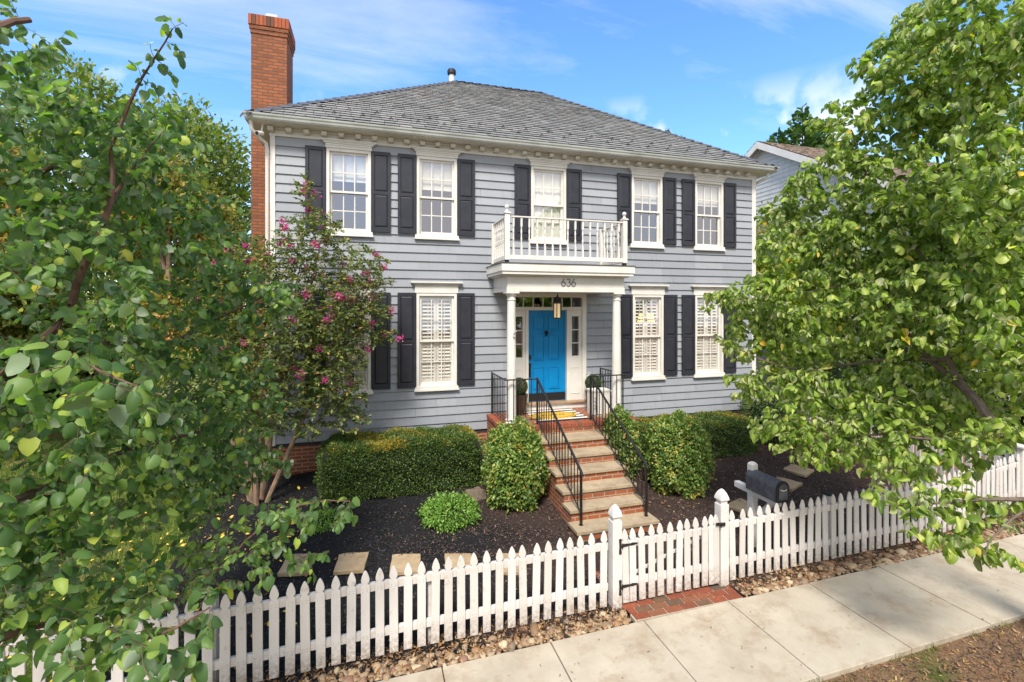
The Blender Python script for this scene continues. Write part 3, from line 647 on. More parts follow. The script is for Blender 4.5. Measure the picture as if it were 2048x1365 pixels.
def shutter(c, z0, z1):
    m_ = MB(); x0, x1 = c - .185, c + .185; y0, y1 = -.062, -.022; zm = z0 + (z1 - z0) * (.485)
    m_.box(x0, x1, -.045, y1, z0 + .001, z1 - .001)
    m_.box(x0, x0 + .055, y0, -.0455, z0, z1); m_.box(x1 - .055, x1, y0, -.0455, z0, z1)
    for a, b in ((z0, z0 + .10), (zm - .035, zm + .035), (z1 - .07, z1)): m_.box(x0 + .055, x1 - .055, y0, -.0455, a, b)
    for a, b in ((z0 + .10, zm - .035), (zm + .035, z1 - .07)):
        xa, xb = x0 + .058, x1 - .058; a += .003; b -= .003; e = .028
        m_.add([(xa, -.046, a), (xb, -.046, a), (xb, -.046, b), (xa, -.046, b), (xa + e, -.060, a + e), (xb - e, -.060, a + e), (xb - e, -.060, b - e), (xa + e, -.060, b - e)],
               [(0, 1, 5, 4), (1, 2, 6, 5), (2, 3, 7, 6), (3, 0, 4, 7), (4, 5, 6, 7)])
    return m_.build('shutter', M['shutter'], house, bevel=.002)
for c in UPW:
    for s_ in (-1, 1): shutter(c + s_ * .612, 5.09, 6.705)
for c in LOW:
    for s_ in (-1, 1): shutter(c + s_ * .612, 1.93, 3.878)

# door and its surround
ds = MB(); ds.box(2.83, 2.93, -.05, .05, 1.47, 3.885); ds.box(4.583, 4.683, -.05, .05, 1.47, 3.885); ds.box(2.93, 4.583, -.045, .05, 3.80, 3.885); ds.box(2.93, 4.583, -.03, .06, 3.51, 3.585)
for xa, xb in ((3.235, 3.30), (4.213, 4.278)): ds.box(xa, xb, -.028, .09, 1.47, 3.509)
for xa, xb in ((2.931, 3.234), (4.279, 4.582)):
    m1, m2 = (xa + xb) / 2 - .088, (xa + xb) / 2 + .088
    ds.box(xa, m1, -.01, .07, 1.47, 3.509); ds.box(m2, xb, -.01, .07, 1.47, 3.509); ds.box(m1, m2, -.01, .07, 3.37, 3.509); ds.box(m1, m2, -.01, .07, 1.47, 2.47)
    for z in (2.765, 3.065): ds.box(m1, m2, .0, .05, z - .011, z + .011)
    ring_frame(ds, m1 - .02, m2 + .02, 1.62, 2.22, .018, -.018, -.0105)
for i in range(1, 7):
    x = 2.96 + i * (4.57 - 2.96) / 7; ds.box(x - .011, x + .011, -.0, .045, 3.586, 3.799)
sur = ds.build('door_surround', M['trim'], house, bevel=.003)
MB().add([(2.931, .03, 3.586), (4.582, .03, 3.586), (4.582, .03, 3.80), (2.931, .03, 3.80)], [(0, 1, 2, 3)]).build('transom_pane', M['glass_dark'], sur)
for xa in (3.0825, 4.4305): MB().add([(xa - .088, .03, 2.47), (xa + .088, .03, 2.47), (xa + .088, .03, 3.37), (xa - .088, .03, 3.37)], [(0, 1, 2, 3)]).build('sidelight_pane', M['glass_dark'], sur)
MB().box(2.82, 4.69, -.06, .06, 1.302, 1.425).build('riser_board', M['white'], house, bevel=.003)
MB().box(2.85, 4.66, -.11, .06, 1.426, 1.468).build('door_sill', paint('worn_wood_sill', srgb(168, 140, 110), srgb(130, 104, 80), .7, 8), house, bevel=.004)
dm = MB(); dm.box(3.302, 4.211, .052, .09, 1.472, 3.508)
def pan(x0, x1, z0, z1):
    ring_frame(dm, x0, x1, z0, z1, .020, .036, .0515)
    e = .03; dm.add([(x0 + .02, .0515, z0 + .02), (x1 - .02, .0515, z0 + .02), (x1 - .02, .0515, z1 - .02), (x0 + .02, .0515, z1 - .02), (x0 + .02 + e, .044, z0 + .02 + e), (x1 - .02 - e, .044, z0 + .02 + e), (x1 - .02 - e, .044, z1 - .02 - e), (x0 + .02 + e, .044, z1 - .02 - e)],
            [(0, 1, 5, 4), (1, 2, 6, 5), (2, 3, 7, 6), (3, 0, 4, 7), (4, 5, 6, 7)])
for xa, xb in ((3.44, 3.70), (3.80, 4.06)):
    pan(xa, xb, 3.05, 3.40); pan(xa, xb, 2.40, 2.95); pan(xa, xb, 1.75, 2.24)
dr = dm.build('front_door', M['door'], house, bevel=.002)
MB().box(3.312, 4.201, .042, .0515, 1.49, 1.66).build('kick_plate', M['black'], dr)
MB().lathe([(.004, 3.06), (.03, 3.05), (.045, 3.02), (.03, 2.97), (.012, 2.93), (.004, 2.92)], 3.742, .035, 12).tube([(3.715, .02, 3.03), (3.705, .01, 2.99), (3.742, .005, 2.955), (3.779, .01, 2.99), (3.769, .02, 3.03)], .007, 6).build('knocker', M['black'], dr, True)
MB().box(3.325, 3.37, .02, .045, 2.42, 2.52).lathe([(.03, 2.44), (.034, 2.47), (.03, 2.50)], 3.347, .03, 12).build('deadbolt', M['iron'], dr)
MB().box(3.328, 3.366, .036, .045, 2.02, 2.30).tube([(3.347, .04, 2.28), (3.347, -.01, 2.25), (3.347, -.025, 2.18), (3.347, -.015, 2.10), (3.347, .04, 2.04)], .009, 6).lathe([(.012, 2.27), (.03, 2.29), (.03, 2.33), (.01, 2.34)], 3.347, .025, 10).build('handle', M['iron'], dr, True)

# portico
PX0, PX1 = 2.35, 5.20
po = MB(); po.box(2.505, 5.045, -1.10, -.003, 3.98, 4.19); po.box(2.495, 5.055, -1.11, -.003, 3.885, 3.979)
po.box(2.44, 5.11, -1.17, -.003, 4.191, 4.215); po.box(2.37, 5.18, -1.25, -.003, 4.216, 4.275); po.box(PX0, PX1, -1.27, -.003, 4.276, 4.425)
prt = po.build('portico', M['white'], house, bevel=.004)
MB().box(PX0 - .015, PX1 + .015, -1.285, -.003, 4.4255, 4.437).build('portico_flashing', paint('dark_flashing', (.06, .055, .05, 1), None, .5), prt)
for x in (2.62, 4.93):
    c_ = MB(); y = -.99
    c_.lathe([(.12, 1.30), (.12, 1.335), (.108, 1.345), (.115, 1.375), (.098, 1.395), (.094, 1.41), (.094, 2.2), (.089, 3.0), (.080, 3.70), (.080, 3.715), (.092, 3.722), (.092, 3.738), (.080, 3.745), (.080, 3.79), (.095, 3.805), (.115, 3.835), (.118, 3.850)], x, y, 28)
    c_.box(x - .128, x + .128, y - .128, y + .128, 3.852, 3.884)
    cc_ = c_.build('column', M['white'], house, True)
    if x < 3: MB().box(x + .005, x + .04, y - .115, y - .085, 3.0, 3.09).tube([(x + .02, y - .10, 3.05), (x + .05, y - .17, 3.12)], .012, 8).build('flag_bracket', M['alu'], cc_)
# house number
def arc(cx_, cz, r, a0, a1, n=18): return [(cx_ + r * math.cos(R(a0 + (a1 - a0) * i / n)), cz + r * math.sin(R(a0 + (a1 - a0) * i / n))) for i in range(n + 1)]
def digit(ch_, x, z, h=.148):
    r_ = h * .29; m_ = MB(); y = -1.112
    if ch_ == '6':
        m_.tube([(px, y, pz) for px, pz in arc(x, z + r_, r_, 0, 360, 26)], .0062, 6)
        m_.tube([(x - r_ + .001, y, z + r_ + .008), (x - r_ * .62, y, z + r_ * 1.95), (x + r_ * .45, y, z + h)], .0062, 6)
    else:
        r2 = h * .27; m_.tube([(px, y, pz) for px, pz in arc(x, z + r_ * .98, r_ * .95, -160, 88, 20)], .0062, 6)
        m_.tube([(px, y, pz) for px, pz in arc(x, z + h - r2 * .92, r2 * .85, -75, 150, 18)], .0062, 6)
    return m_.build('house_number', M['iron'], prt, True)
for ch_, x in (('6', 3.675), ('3', 3.785), ('6', 3.895)): digit(ch_, x, 4.005)
# balcony balustrade
rx0, rx1, ry = 2.50, 5.055, -1.09
balc = MB().box(rx0 + .03, rx1 - .03, ry - .02, ry + .02, 4.515, 4.60).build('balcony', M['white'], house, bevel=.003)
for x, y in ((rx0, ry), (rx1, ry), (rx0, -.06), (rx1, -.06)): MB().box(x - .048, x + .048, y - .048, y + .048, 4.50, 5.40 if y < -.5 else 5.36).build('post', M['white'], balc, bevel=.003)
for x in (rx0, rx1):
    MB().box(x - .068, x + .068, ry - .068, ry + .068, 5.401, 5.415).box(x - .055, x + .055, ry - .055, ry + .055, 5.416, 5.43).lathe([(.045, 5.431), (.03, 5.455), (.018, 5.48), (.022, 5.492), (.040, 5.512), (.044, 5.53), (.038, 5.552), (.022, 5.568), (.003, 5.574)], x, ry, 16).build('finial', M['white'], balc, True)
    MB().box(x - .035, x + .035, ry - .035, ry + .035, 4.44, 4.499).build('foot', M['black'], balc)
rl = MB(); rl.box(rx0 + .049, rx1 - .049, ry - .03, ry + .03, 5.335, 5.362)
for x in (rx0, rx1): rl.box(x - .03, x + .03, ry + .049, -.109, 5.335, 5.362); rl.box(x - .02, x + .02, ry + .049, -.109, 4.516, 4.599)
rl.build('rail', M['white'], balc, bevel=.003)
def balus():
    m_ = MB(); m_.box(-.0175, .0175, -.0175, .0175, 4.601, 4.80); m_.box(-.0175, .0175, -.0175, .0175, 5.16, 5.334)
    m_.lathe([(.016, 4.80), (.019, 4.815), (.010, 4.835), (.013, 4.86), (.018, 4.92), (.012, 4.97), (.016, 4.98), (.012, 4.99), (.018, 5.05), (.013, 5.11), (.010, 5.13), (.019, 5.145), (.016, 5.16)], 0, 0, 8)
    return m_
bproto = None
bpos = [(rx0 + .05 + (i + .5) * (rx1 - rx0 - .1) / 15, ry) for i in range(15)] + [(x, ry + .05 + (i + .5) * (1.03 - .1) / 6) for x in (rx0, rx1) for i in range(6)]
for x, y in bpos:
    if bproto is None:
        bproto = balus().build('baluster', M['white'], balc); bme = bproto.data; o = bproto
    else: o = link('baluster', bme, balc)
    o.location = (x, y, 0)
# light fitting seen through the blinds
lp = thing('table_lamp', 'glowing amber table lamp behind the louvred blinds right of the portico', 'lamp', (6.74, .75, 2.3))
MB().lathe([(.22, 3.16), (.17, 3.42)], 6.74, .75, 20).build('lamp_shade', M['lampglow'], lp, True)
MB().lathe([(.09, 2.3), (.09, 2.33), (.02, 2.36), (.05, 2.6), (.06, 2.75), (.02, 2.95), (.01, 3.2)], 6.74, .75, 16).build('lamp_base', M['black'], lp, True)
tb = thing('side_table', 'dark side table under the amber lamp inside the right front room', 'table', (6.74, .75, 1.3))
tbm = MB().box(6.46, 7.02, .5, 1.0, 2.26, 2.295); tbm.build('table_top', M['interior'], tb)
for x, y in ((6.49, .53), (6.99, .53), (6.49, .97), (6.99, .97)): MB().box(x - .02, x + .02, y - .02, y + .02, 1.301, 2.259).build('leg', M['interior'], tb)

# ------------------------------------------------------------ stoop, steps and railings
SX0, SX1 = 2.965, 4.325
st = thing('front_steps', 'brick stoop with seven worn stone treads and black iron railings rising to the blue door', 'steps', (3.64, -2.4, 0))
MB().box(2.36, 5.19, -1.33, -.025, -.1, 1.225).build('stoop_wall', M['brick'], st)
pf = MB(); pf.box(2.55, 5.0, -1.12, -.062, 1.2255, 1.298); pf.build('porch_floor', M['brick_pave'], st)
rk = MB()
x = 2.335
while x < 5.2: rk.box(x, x + .067, -1.35, -1.125, 1.2255, 1.300 + rnd.uniform(-.002, .002)); x += .0745
for xa, xb in ((2.335, 2.545), (5.005, 5.21)):
    y = -1.12
    while y < -.1: rk.box(xa, xb, y, y + .067, 1.2255, 1.300 + rnd.uniform(-.002, .002)); y += .0745
rk.build('edge_bricks', scatter_m('edge_brick_clay', [(0, srgb(164, 84, 58)), (0.4, srgb(178, 94, 64)), (0.7, srgb(148, 76, 54)), (1, srgb(132, 88, 68))], 0.85, 0.7), st, bevel=.004)
TY = [-1.78, -2.13, -2.47, -2.79, -3.09, -3.42]
for i, y in enumerate(TY):
    zt_ = 1.12 - .18 * i; yb = ([-1.345] + TY)[i]; xl, xr = (SX0, SX1) if i < 5 else (SX0 - .03, SX1 + .02)
    MB().box(xl, xr, y, yb + .03, zt_ - .052, zt_).build('tread', M['tread'], st, bevel=.005)
    MB().box(xl + .03, xr - .03, y + .03, yb + .028, -.1, zt_ - .0525).build('riser', M['brick'], st)
def railing(name, pts_posts, rails, bal_lines):
    pass
def iron_rail(side):
    x = 3.09 if side < 0 else 4.235
    m_ = MB()
    zt0, zt1 = 2.19, 1.05; yt, yb_ = -1.19, -3.21
    top = (x, yt, zt0); bot = (x, yb_, zt1)
    m_.tube([(x, yt + .03, zt0 - .005), (x, yt, zt0), (x, yb_ + .0, zt1), (x, yb_ - .05, zt1 - .06)], .021, 8)
    hr = m_.build('handrail', M['iron'], rail_root[side], True)
    MB().box(x - .016, x + .016, yb_ - .016, yb_ + .016, .222, zt1 - .01).build('post', M['iron'], rail_root[side])
    MB().box(x - .016, x + .016, yt - .016, yt + .016, 1.302, zt0 - .01).build('post', M['iron'], rail_root[side])
    MB().tube([(x, yt, 1.40), (x, yb_, .40)], .011, 6).build('bottom_rail', M['iron'], rail_root[side])
    n = 16
    for i in range(1, n):
        y = yt + (yb_ - yt) * i / n; f = i / n
        MB().box(x - .0065, x + .0065, y - .0065, y + .0065, 1.40 - f * 1.0, zt0 - .012 - f * (zt0 - zt1)).build('baluster', M['iron'], rail_root[side])
    # level part on the porch
    xo = 2.45 if side < 0 else 5.02
    MB().tube([(x, yt, zt0 - .01), (xo, yt + .02, zt0 - .01)], .015, 6).tube([(xo, yt + .02, zt0 - .01), (xo, -.06, zt0 - .01)], .015, 6).build('porch_rail', M['iron'], rail_root[side], True)
    MB().tube([(x, yt, 1.39), (xo, yt + .02, 1.39)], .008, 5).tube([(xo, yt + .02, 1.39), (xo, -.06, 1.39)], .008, 5).build('porch_bottom_rail', M['iron'], rail_root[side])
    MB().box(xo - .014, xo + .014, -.10, -.072, 1.302, zt0 - .01).build('post', M['iron'], rail_root[side])
    n = 5
    for i in range(1, n + 1):
        xx = x + (xo - x) * i / (n + .3)
        MB().box(xx - .0065, xx + .0065, yt, yt + .013, 1.39 if i < 6 else 1.3, zt0 - .02).build('baluster', M['iron'], rail_root[side])
    for i in range(1, 9):
        yy = yt + (-.08 - yt) * i / 9
        MB().box(xo - .0065, xo + .0065, yy, yy + .013, 1.39, zt0 - .02).build('baluster', M['iron'], rail_root[side])
rail_root = {}
for side, nm in ((-1, 'black iron stair railing on the left side of the front steps'), (1, 'black iron stair railing on the right side of the front steps')):
    e = MB().box((3.09 if side < 0 else 4.235) - .03, (3.09 if side < 0 else 4.235) + .03, -3.24, -3.18, .2205, .226).build('railing', M['iron'], st)
    e['label'] = nm; rail_root[side] = e
    iron_rail(side)

# things on the porch
mt = MB(); pts = []
n = 36; cxm, cym = 3.62, -.68
oval = [(cxm + .52 * math.cos(2 * math.pi * i / n), cym + .275 * math.sin(2 * math.pi * i / n)) for i in range(n)]
mat_ = thing('door_mat', 'yellow oval door mat lying on the striped rug before the blue door', 'door mat', (cxm, cym, 1.31))
MB().prism(oval, 1.312, 1.330, 'z').build('mat_body', paint('yellow_coir', (.62, .40, .05, 1), (.42, .25, .03, 1), .95, 30, .4), mat_)
rg_ = MB()
for i in range(n):
    a, b = 2 * math.pi * i / n, 2 * math.pi * (i + 1) / n
    P = lambda w, k, z: (cxm + .52 * k * math.cos(w), cym + .275 * k * math.sin(w), z)
    rg_.hexa([P(a, .90, 1.3302), P(b, .90, 1.3302), P(b, .86, 1.3302), P(a, .86, 1.3302), P(a, .90, 1.332), P(b, .90, 1.332), P(b, .86, 1.332), P(a, .86, 1.332)])
for q in range(-3, 4): rg_.tube([(cxm + q * .075 + .02 * math.cos(w), cym + .045 * math.sin(w) - .01, 1.332) for w in (0, 1.2, 2.4, 3.6, 4.8)], .004, 4)
rg_.build('mat_pattern', paint('dark_coir', (.10, .06, .02, 1), None, .95), mat_)
rug = thing('striped_rug', 'black and white striped rug under the yellow mat on the brick porch', 'rug', (3.7, -.66, 1.3))
wr, br = MB(), MB()
for i in range(10):
    y = -1.10 + i * .095
    (wr if i % 2 else br).box(3.17, 4.27, y, y + .0945, 1.3015, 1.308)
wr.build('white_stripe', M['curtain'], rug); br.build('black_stripe', M['black'], rug)

# ------------------------------------------------------------ leaf and tree machinery
TMPL = {}
def tmpl(name, V, Fq): TMPL[name] = (np.array(V, float), np.array(Fq, int))
# x = across, y = along the leaf, z = up. quads only (last index may repeat a vertex through a thin quad)
def heart(fold, droop):
    mid = [(0, 0, 0), (0, .30, .0), (0, .66, -droop * .25), (0, 1.02, -droop)]
    out_ = [(.26, -.07, fold * .6), (.50, .20, fold), (.40, .60, fold * .8 - droop * .25)]
    V = mid + out_ + [(-x, y, z) for x, y, z in out_]
    Fq = [(0, 4, 5, 1), (1, 5, 6, 2), (2, 6, 3, 3), (0, 1, 8, 7), (1, 2, 9, 8), (2, 3, 3, 9)]
    V2 = V + [((V[6][0] + V[3][0]) * .5 + .02, .86, V[6][2] * .5 - droop * .7), (-(V[6][0] + V[3][0]) * .5 - .02, .86, V[6][2] * .5 - droop * .7)]
    Fq[2] = (2, 6, 10, 3); Fq[5] = (2, 3, 11, 9)
    return V2, Fq
tmpl('heart_a', *heart(.14, .18)); tmpl('heart_b', *heart(-.20, .30)); tmpl('heart_c', *heart(.34, .10)); tmpl('heart_d', *heart(-.34, .22))
def curl(f, d):
    V, Fq = heart(f, d); return [(x * .60, y, z) for x, y, z in V], Fq
tmpl('curl_a', *curl(.50, .30)); tmpl('curl_b', *curl(-.55, .42)); tmpl('curl_c', *curl(.34, -.15)); tmpl('curl_d', *heart(-.30, .30))
tmpl('oval', [(0, 0, 0), (.24, .35, .06), (.22, .7, .02), (0, 1, -.08), (-.22, .7, .02), (-.24, .35, .06), (0, .4, 0)], [(0, 1, 2, 3), (0, 3, 4, 5)])
tmpl('lance', [(0, 0, 0), (.15, .4, .03), (0, 1, -.1), (-.15, .4, .03)], [(0, 1, 2, 3)])
tmpl('quad', [(-.4, 0, 0), (.4, 0, 0), (.3, .9, .08), (-.3, .9, -.08)], [(0, 1, 2, 3)])
def unit(a): return a / np.maximum(np.linalg.norm(a, axis=-1, keepdims=True), 1e-9)
def leaves(name, pos, axis, up, size, tm, m, parent, smooth=True):
    """scatter template leaves: pos (n,3), axis direction, approximate upper side, size"""
    names = tm if isinstance(tm, (list, tuple)) else [tm]
    n = len(pos); pick = np.random.default_rng(1).integers(0, len(names), n); VV, FF, off = [], [], 0
    y = unit(axis); x = unit(np.cross(y, up)); z = np.cross(x, y)
    for k, nm in enumerate(names):
        V, Fq = TMPL[nm]; s = pick == k; c = s.sum()
        if not c: continue
        P = pos[s][:, None, :] + size[s][:, None, None] * (V[None, :, 0, None] * x[s][:, None, :] + V[None, :, 1, None] * y[s][:, None, :] + V[None, :, 2, None] * z[s][:, None, :])
        VV.append(P.reshape(-1, 3)); FF.append((Fq[None] + (np.arange(c) * len(V))[:, None, None]).reshape(-1, 4) + off); off += c * len(V)
    return np_mesh(name, np.concatenate(VV), np.concatenate(FF), m, parent, smooth)
def in_blobs(rng, blobs, n, shell=0.0):
    """blobs: (x,y,z,rx,ry,rz[,w])"""
    w = np.array([(b[3] * b[4] * b[5]) ** (2 / 3) * (b[6] if len(b) > 6 else 1) for b in blobs]); w /= w.sum()
    k = rng.choice(len(blobs), n, p=w); B = np.array([b[:6] for b in blobs])[k]
    d = unit(rng.normal(size=(n, 3))); r = rng.random(n) ** (1 / 3); r = shell + (1 - shell) * r
    return B[:, :3] + d * r[:, None] * B[:, 3:6], k
def clumpy(rng, P, freq, thr):
    """keep points where a cheap sum of sines is above thr: makes light and dark clumps with gaps"""
    ph = rng.random((6, 3)) * 6.28; f = unit(rng.normal(size=(6, 3))) * freq
    v = sum(np.sin(P @ f[i] + ph[i, 0]) for i in range(6))
    return v > thr
def grow(rng, limbs, targets, spread=0.12, sag=0.10, r_tip=0.0022, r_max=0.02):
    """limbs: list of [(point, radius)...]. returns branch MB and list of (twig polyline)"""
    mb_ = MB(); N = [];
    for L_ in limbs:
        pts = [Vector(p) for p, r in L_]; rad = [r for p, r in L_]; fine, fr_ = [], []
        for i in range(len(pts) - 1):
            p0 = pts[max(i - 1, 0)]; p1 = pts[i]; p2 = pts[i + 1]; p3 = pts[min(i + 2, len(pts) - 1)]; k = max(2, int((p2 - p1).length / .15))
            for j in range(k):
                t = j / k; q = 0.5 * ((2 * p1) + (p2 - p0) * t + (2 * p0 - 5 * p1 + 4 * p2 - p3) * t * t + (3 * p1 - p0 - 3 * p2 + p3) * t ** 3)
                fine.append(q + Vector(rng.normal(size=3)) * .006); fr_.append(rad[i] * (1 - t) + rad[i + 1] * t)
        fine.append(pts[-1]); fr_.append(rad[-1]); mb_.tube(fine, fr_, 7)
        N += [tuple(p) + (r,) for p, r in zip(fine, fr_)][2:]
    nodes = np.zeros((len(N) + len(targets) * 14, 4)); nodes[:len(N)] = N; cnt = len(N)
    base = np.array([n_[:3] for n_ in N]); d0 = np.array([np.min(((base - t) ** 2).sum(1)) for t in targets]); twigs = []
    for ti in np.argsort(d0):
        t = targets[ti]; dd = ((nodes[:cnt, :3] - t) ** 2).sum(1); j = int(np.argmin(dd)); d = math.sqrt(dd[j])
        if d < .03: continue
        p0 = Vector(nodes[j, :3]); p1 = Vector(t); k = max(3, min(12, int(d / .09) + 2))
        mid = (p0 + p1) / 2 + Vector(rng.normal(size=3)) * d * spread + Vector((0, 0, d * .08)); pl, rr = [], []
        r0 = min(nodes[j, 3] * .75, r_tip + .010 * d, r_max)
        for i in range(k + 1):
            s = i / k; q = p0 * (1 - s) ** 2 + mid * 2 * s * (1 - s) + p1 * s * s; q.z -= sag * d * s * s * .3
            pl.append(q); rr.append(max(r0 * (1 - s) + r_tip * s, r_tip))
        mb_.tube(pl, rr, 4, False); twigs.append(pl)
        for i in range(1, k + 1):
            if cnt < len(nodes): nodes[cnt] = (*pl[i], rr[i]); cnt += 1
    return mb_, twigs
def twig_leaves(rng, twigs, length, step, size, droop=0.5, flat=0.6, upmix=0.5, sz_var=0.3, pet=0.25):
    P, A, U, S = [], [], [], []
    for pl in twigs:
        acc = 0; i = len(pl) - 1; side = 1; P.append(pl[-1]); dl = (pl[-1] - pl[-2]).normalized(); A.append(dl + Vector((0, 0, -droop))); U.append(Vector((0, 0, 1))); S.append(size)
        nxt = step * .5
        while i > 0 and acc < length:
            a, b = pl[i], pl[i - 1]; seg = (a - b).length
            if seg < 1e-6: i -= 1; continue
            while nxt <= acc + seg and nxt < length:
                t = (nxt - acc) / seg; q = a.lerp(b, t); dr = (a - b) / seg
                sv = dr.cross(Vector((0, 0, 1)))
                sv = sv.normalized() if sv.length > .05 else Vector((1, 0, 0))
                sv = sv * side + dr * .55 + Vector(rng.normal(size=3)) * .35; sv.normalize()
                P.append(q + sv * size * pet); A.append(sv + Vector((0, 0, -droop * rng.uniform(.3, 1.4)))); U.append(Vector((rng.normal() * flat, rng.normal() * flat, 1))); S.append(size * (1 - .35 * max(0, 1 - nxt / .1)))
                side = -side; nxt += step
            acc += seg; i -= 1
    P = np.array([tuple(p) for p in P]); A = np.array([tuple(p) for p in A]); U = np.array([tuple(p) for p in U]); S = np.array(S)
    return P, A, U, S * (1 + sz_var * rng.uniform(-1, 1, len(S)))
def pblob(u, v, d, rx, ry=None, rz=None, w=1):
    p = at(u, v, d); return (p.x, p.y, p.z, rx, ry or rx, rz or rx, w)

# ------------------------------------------------------------ the street tree left of the camera
rng = np.random.default_rng(11)
tl = thing('street_tree', 'large dark green heart-leaved tree filling the left, its limbs over the picket fence', 'tree', (-3.9, -7.2, -.1))
TB = Vector((-3.9, -7.2, -.15)); FK = Vector((-3.75, -7.0, 1.35))
def P_(u, v, d): return at(u, v, d)
limbs = [
    [(TB, .15), (Vector((-3.85, -7.15, .6)), .13), (FK, .115), (Vector((-3.6, -6.7, 2.4)), .09), (Vector((-3.3, -6.4, 3.6)), .07), (Vector((-2.9, -6.2, 4.9)), .045), (P_(60, 40, 3.4), .02)],
    [(FK, .09), (P_(-160, 900, 3.0), .06), (P_(110, 655, 3.3), .028), (P_(165, 535, 3.35), .024), (P_(222, 405, 3.45), .019), (P_(222, 300, 3.5), .013), (P_(262, 200, 3.5), .011), (P_(310, 120, 3.4), .007), (P_(345, 58, 3.3), .004)],
    [(P_(222, 405, 3.45), .018), (P_(255, 350, 3.7), .011), (P_(330, 260, 4.0), .006)],
    [(Vector((-3.6, -6.7, 2.4)), .06), (P_(-60, 760, 3.6), .045), (P_(180, 690, 4.0), .03), (P_(330, 690, 4.6), .022), (P_(430, 640, 5.0), .012), (P_(560, 580, 5.2), .006)],
    [(FK, .07), (P_(-100, 1080, 2.6), .045), (P_(80, 980, 3.2), .03), (P_(260, 900, 4.0), .02), (P_(420, 860, 4.7), .010)],
    [(FK, .05), (P_(-60, 1300, 2.3), .018), (P_(160, 1235, 2.9), .015), (P_(330, 1180, 3.3), .012), (P_(430, 1148, 3.5), .010), (P_(490, 1085, 3.7), .008), (P_(600, 1010, 3.9), .006), (P_(700, 1003, 4.0), .004)],
    [(P_(160, 1235, 2.9), .012), (P_(270, 1290, 2.5), .008), (P_(420, 1215, 2.5), .005)],
    [(P_(-160, 900, 3.0), .014), (P_(40, 720, 2.2), .007), (P_(200, 740, 1.9), .005), (P_(320, 790, 1.85), .003)],
    [(Vector((-3.3, -6.4, 3.6)), .05), (P_(-40, 420, 3.6), .03), (P_(120, 330, 4.0), .018), (P_(260, 380, 4.4), .010), (P_(400, 420, 4.7), .006)],
]
blobs = [pblob(30, 330, 3.2, .62, .9, .75), pblob(-40, 60, 3.4, .38, .6, .42), pblob(150, 330, 3.7, .62, .8, .62), pblob(285, 300, 4.1, .50, .6, .52), pblob(40, 620, 3.0, .75, .9, .75),
         pblob(260, 540, 4.2, .85, .9, .75), pblob(390, 470, 4.7, .50, .5, .55), pblob(470, 600, 5.1, .62, .5, .42), pblob(560, 590, 5.2, .28, .3, .22), pblob(110, 880, 3.0, .75, .8, .70), pblob(350, 780, 4.5, .85, .7, .55), pblob(480, 800, 5.0, .42, .5, .60),
         pblob(30, 1040, 2.5, .42, .6, .45), pblob(250, 960, 3.6, .60, .6, .38), pblob(420, 920, 4.5, .60, .5, .32), pblob(530, 1050, 3.8, .36, .35, .20), pblob(640, 1030, 3.95, .30, .25, .16), pblob(470, 1140, 3.5, .36, .3, .18, .8),
         pblob(130, 1090, 3.0, .5, .4, .26), pblob(60, 900, 3.6, .8, .6, .6), pblob(170, 1200, 2.7, .40, .35, .20), pblob(40, 1150, 2.6, .40, .4, .28), pblob(110, 1300, 2.2, .30, .3, .14), pblob(240, 1210, 2.9, .34, .3, .2), pblob(380, 1090, 3.8, .36, .3, .2), pblob(230, 1260, 2.5, .28, .3, .16), pblob(330, 980, 4.2, .55, .5, .30), pblob(500, 930, 4.8, .45, .4, .22), pblob(330, 1230, 2.6, .30, .3, .15, .7), pblob(60, 1255, 2.4, .40, .4, .13, .7), pblob(280, 1330, 2.2, .32, .3, .13, .8), pblob(620, 1130, 3.9, .18, .2, .14, .6)]
T_, _ = in_blobs(rng, blobs, 3200, .15)
near = np.array([pblob(u, v, d, 0.01)[:3] for u, v, d in [(60, 700, 1.9), (130, 730, 1.8), (200, 760, 1.75), (260, 780, 1.8), (330, 800, 1.85), (120, 790, 1.7), (20, 760, 1.7), (150, 700, 1.85), (90, 680, 1.95), (230, 720, 1.9), (290, 760, 1.85), (180, 790, 1.8), (60, 820, 1.9), (10, 700, 2.0), (250, 830, 1.9), (330, 1290, 1.9), (260, 1270, 1.8), (390, 1330, 2.0), (300, 120, 3.4), (330, 60, 3.3), (350, 90, 3.35), (290, 180, 3.5), (440, 300, 4.6), (300, 1350, 1.7), (365, 45, 3.3), (300, 85, 3.35), (275, 130, 3.4), (365, 110, 3.35), (350, 150, 3.5), (330, 30, 3.25), (250, 210, 3.5), (290, 230, 3.6), (310, 170, 3.45), (130, 60, 4.2), (100, 110, 4.0)]])
T_ = np.concatenate([T_, near])
bm_, tw = grow(rng, limbs, T_, .10, .3, .0018)
trunk = bm_.build('trunk', M['bark'], tl, True)
P, A, U, S = twig_leaves(rng, tw, .42, .033, .061, .85, .9, sz_var=.55)
leaves('crown', P, A, U, S, ['heart_a', 'heart_b', 'curl_d', 'heart_d', 'curl_b', 'heart_c'], M['leaf_left'], tl)
print('left tree leaves', len(P))

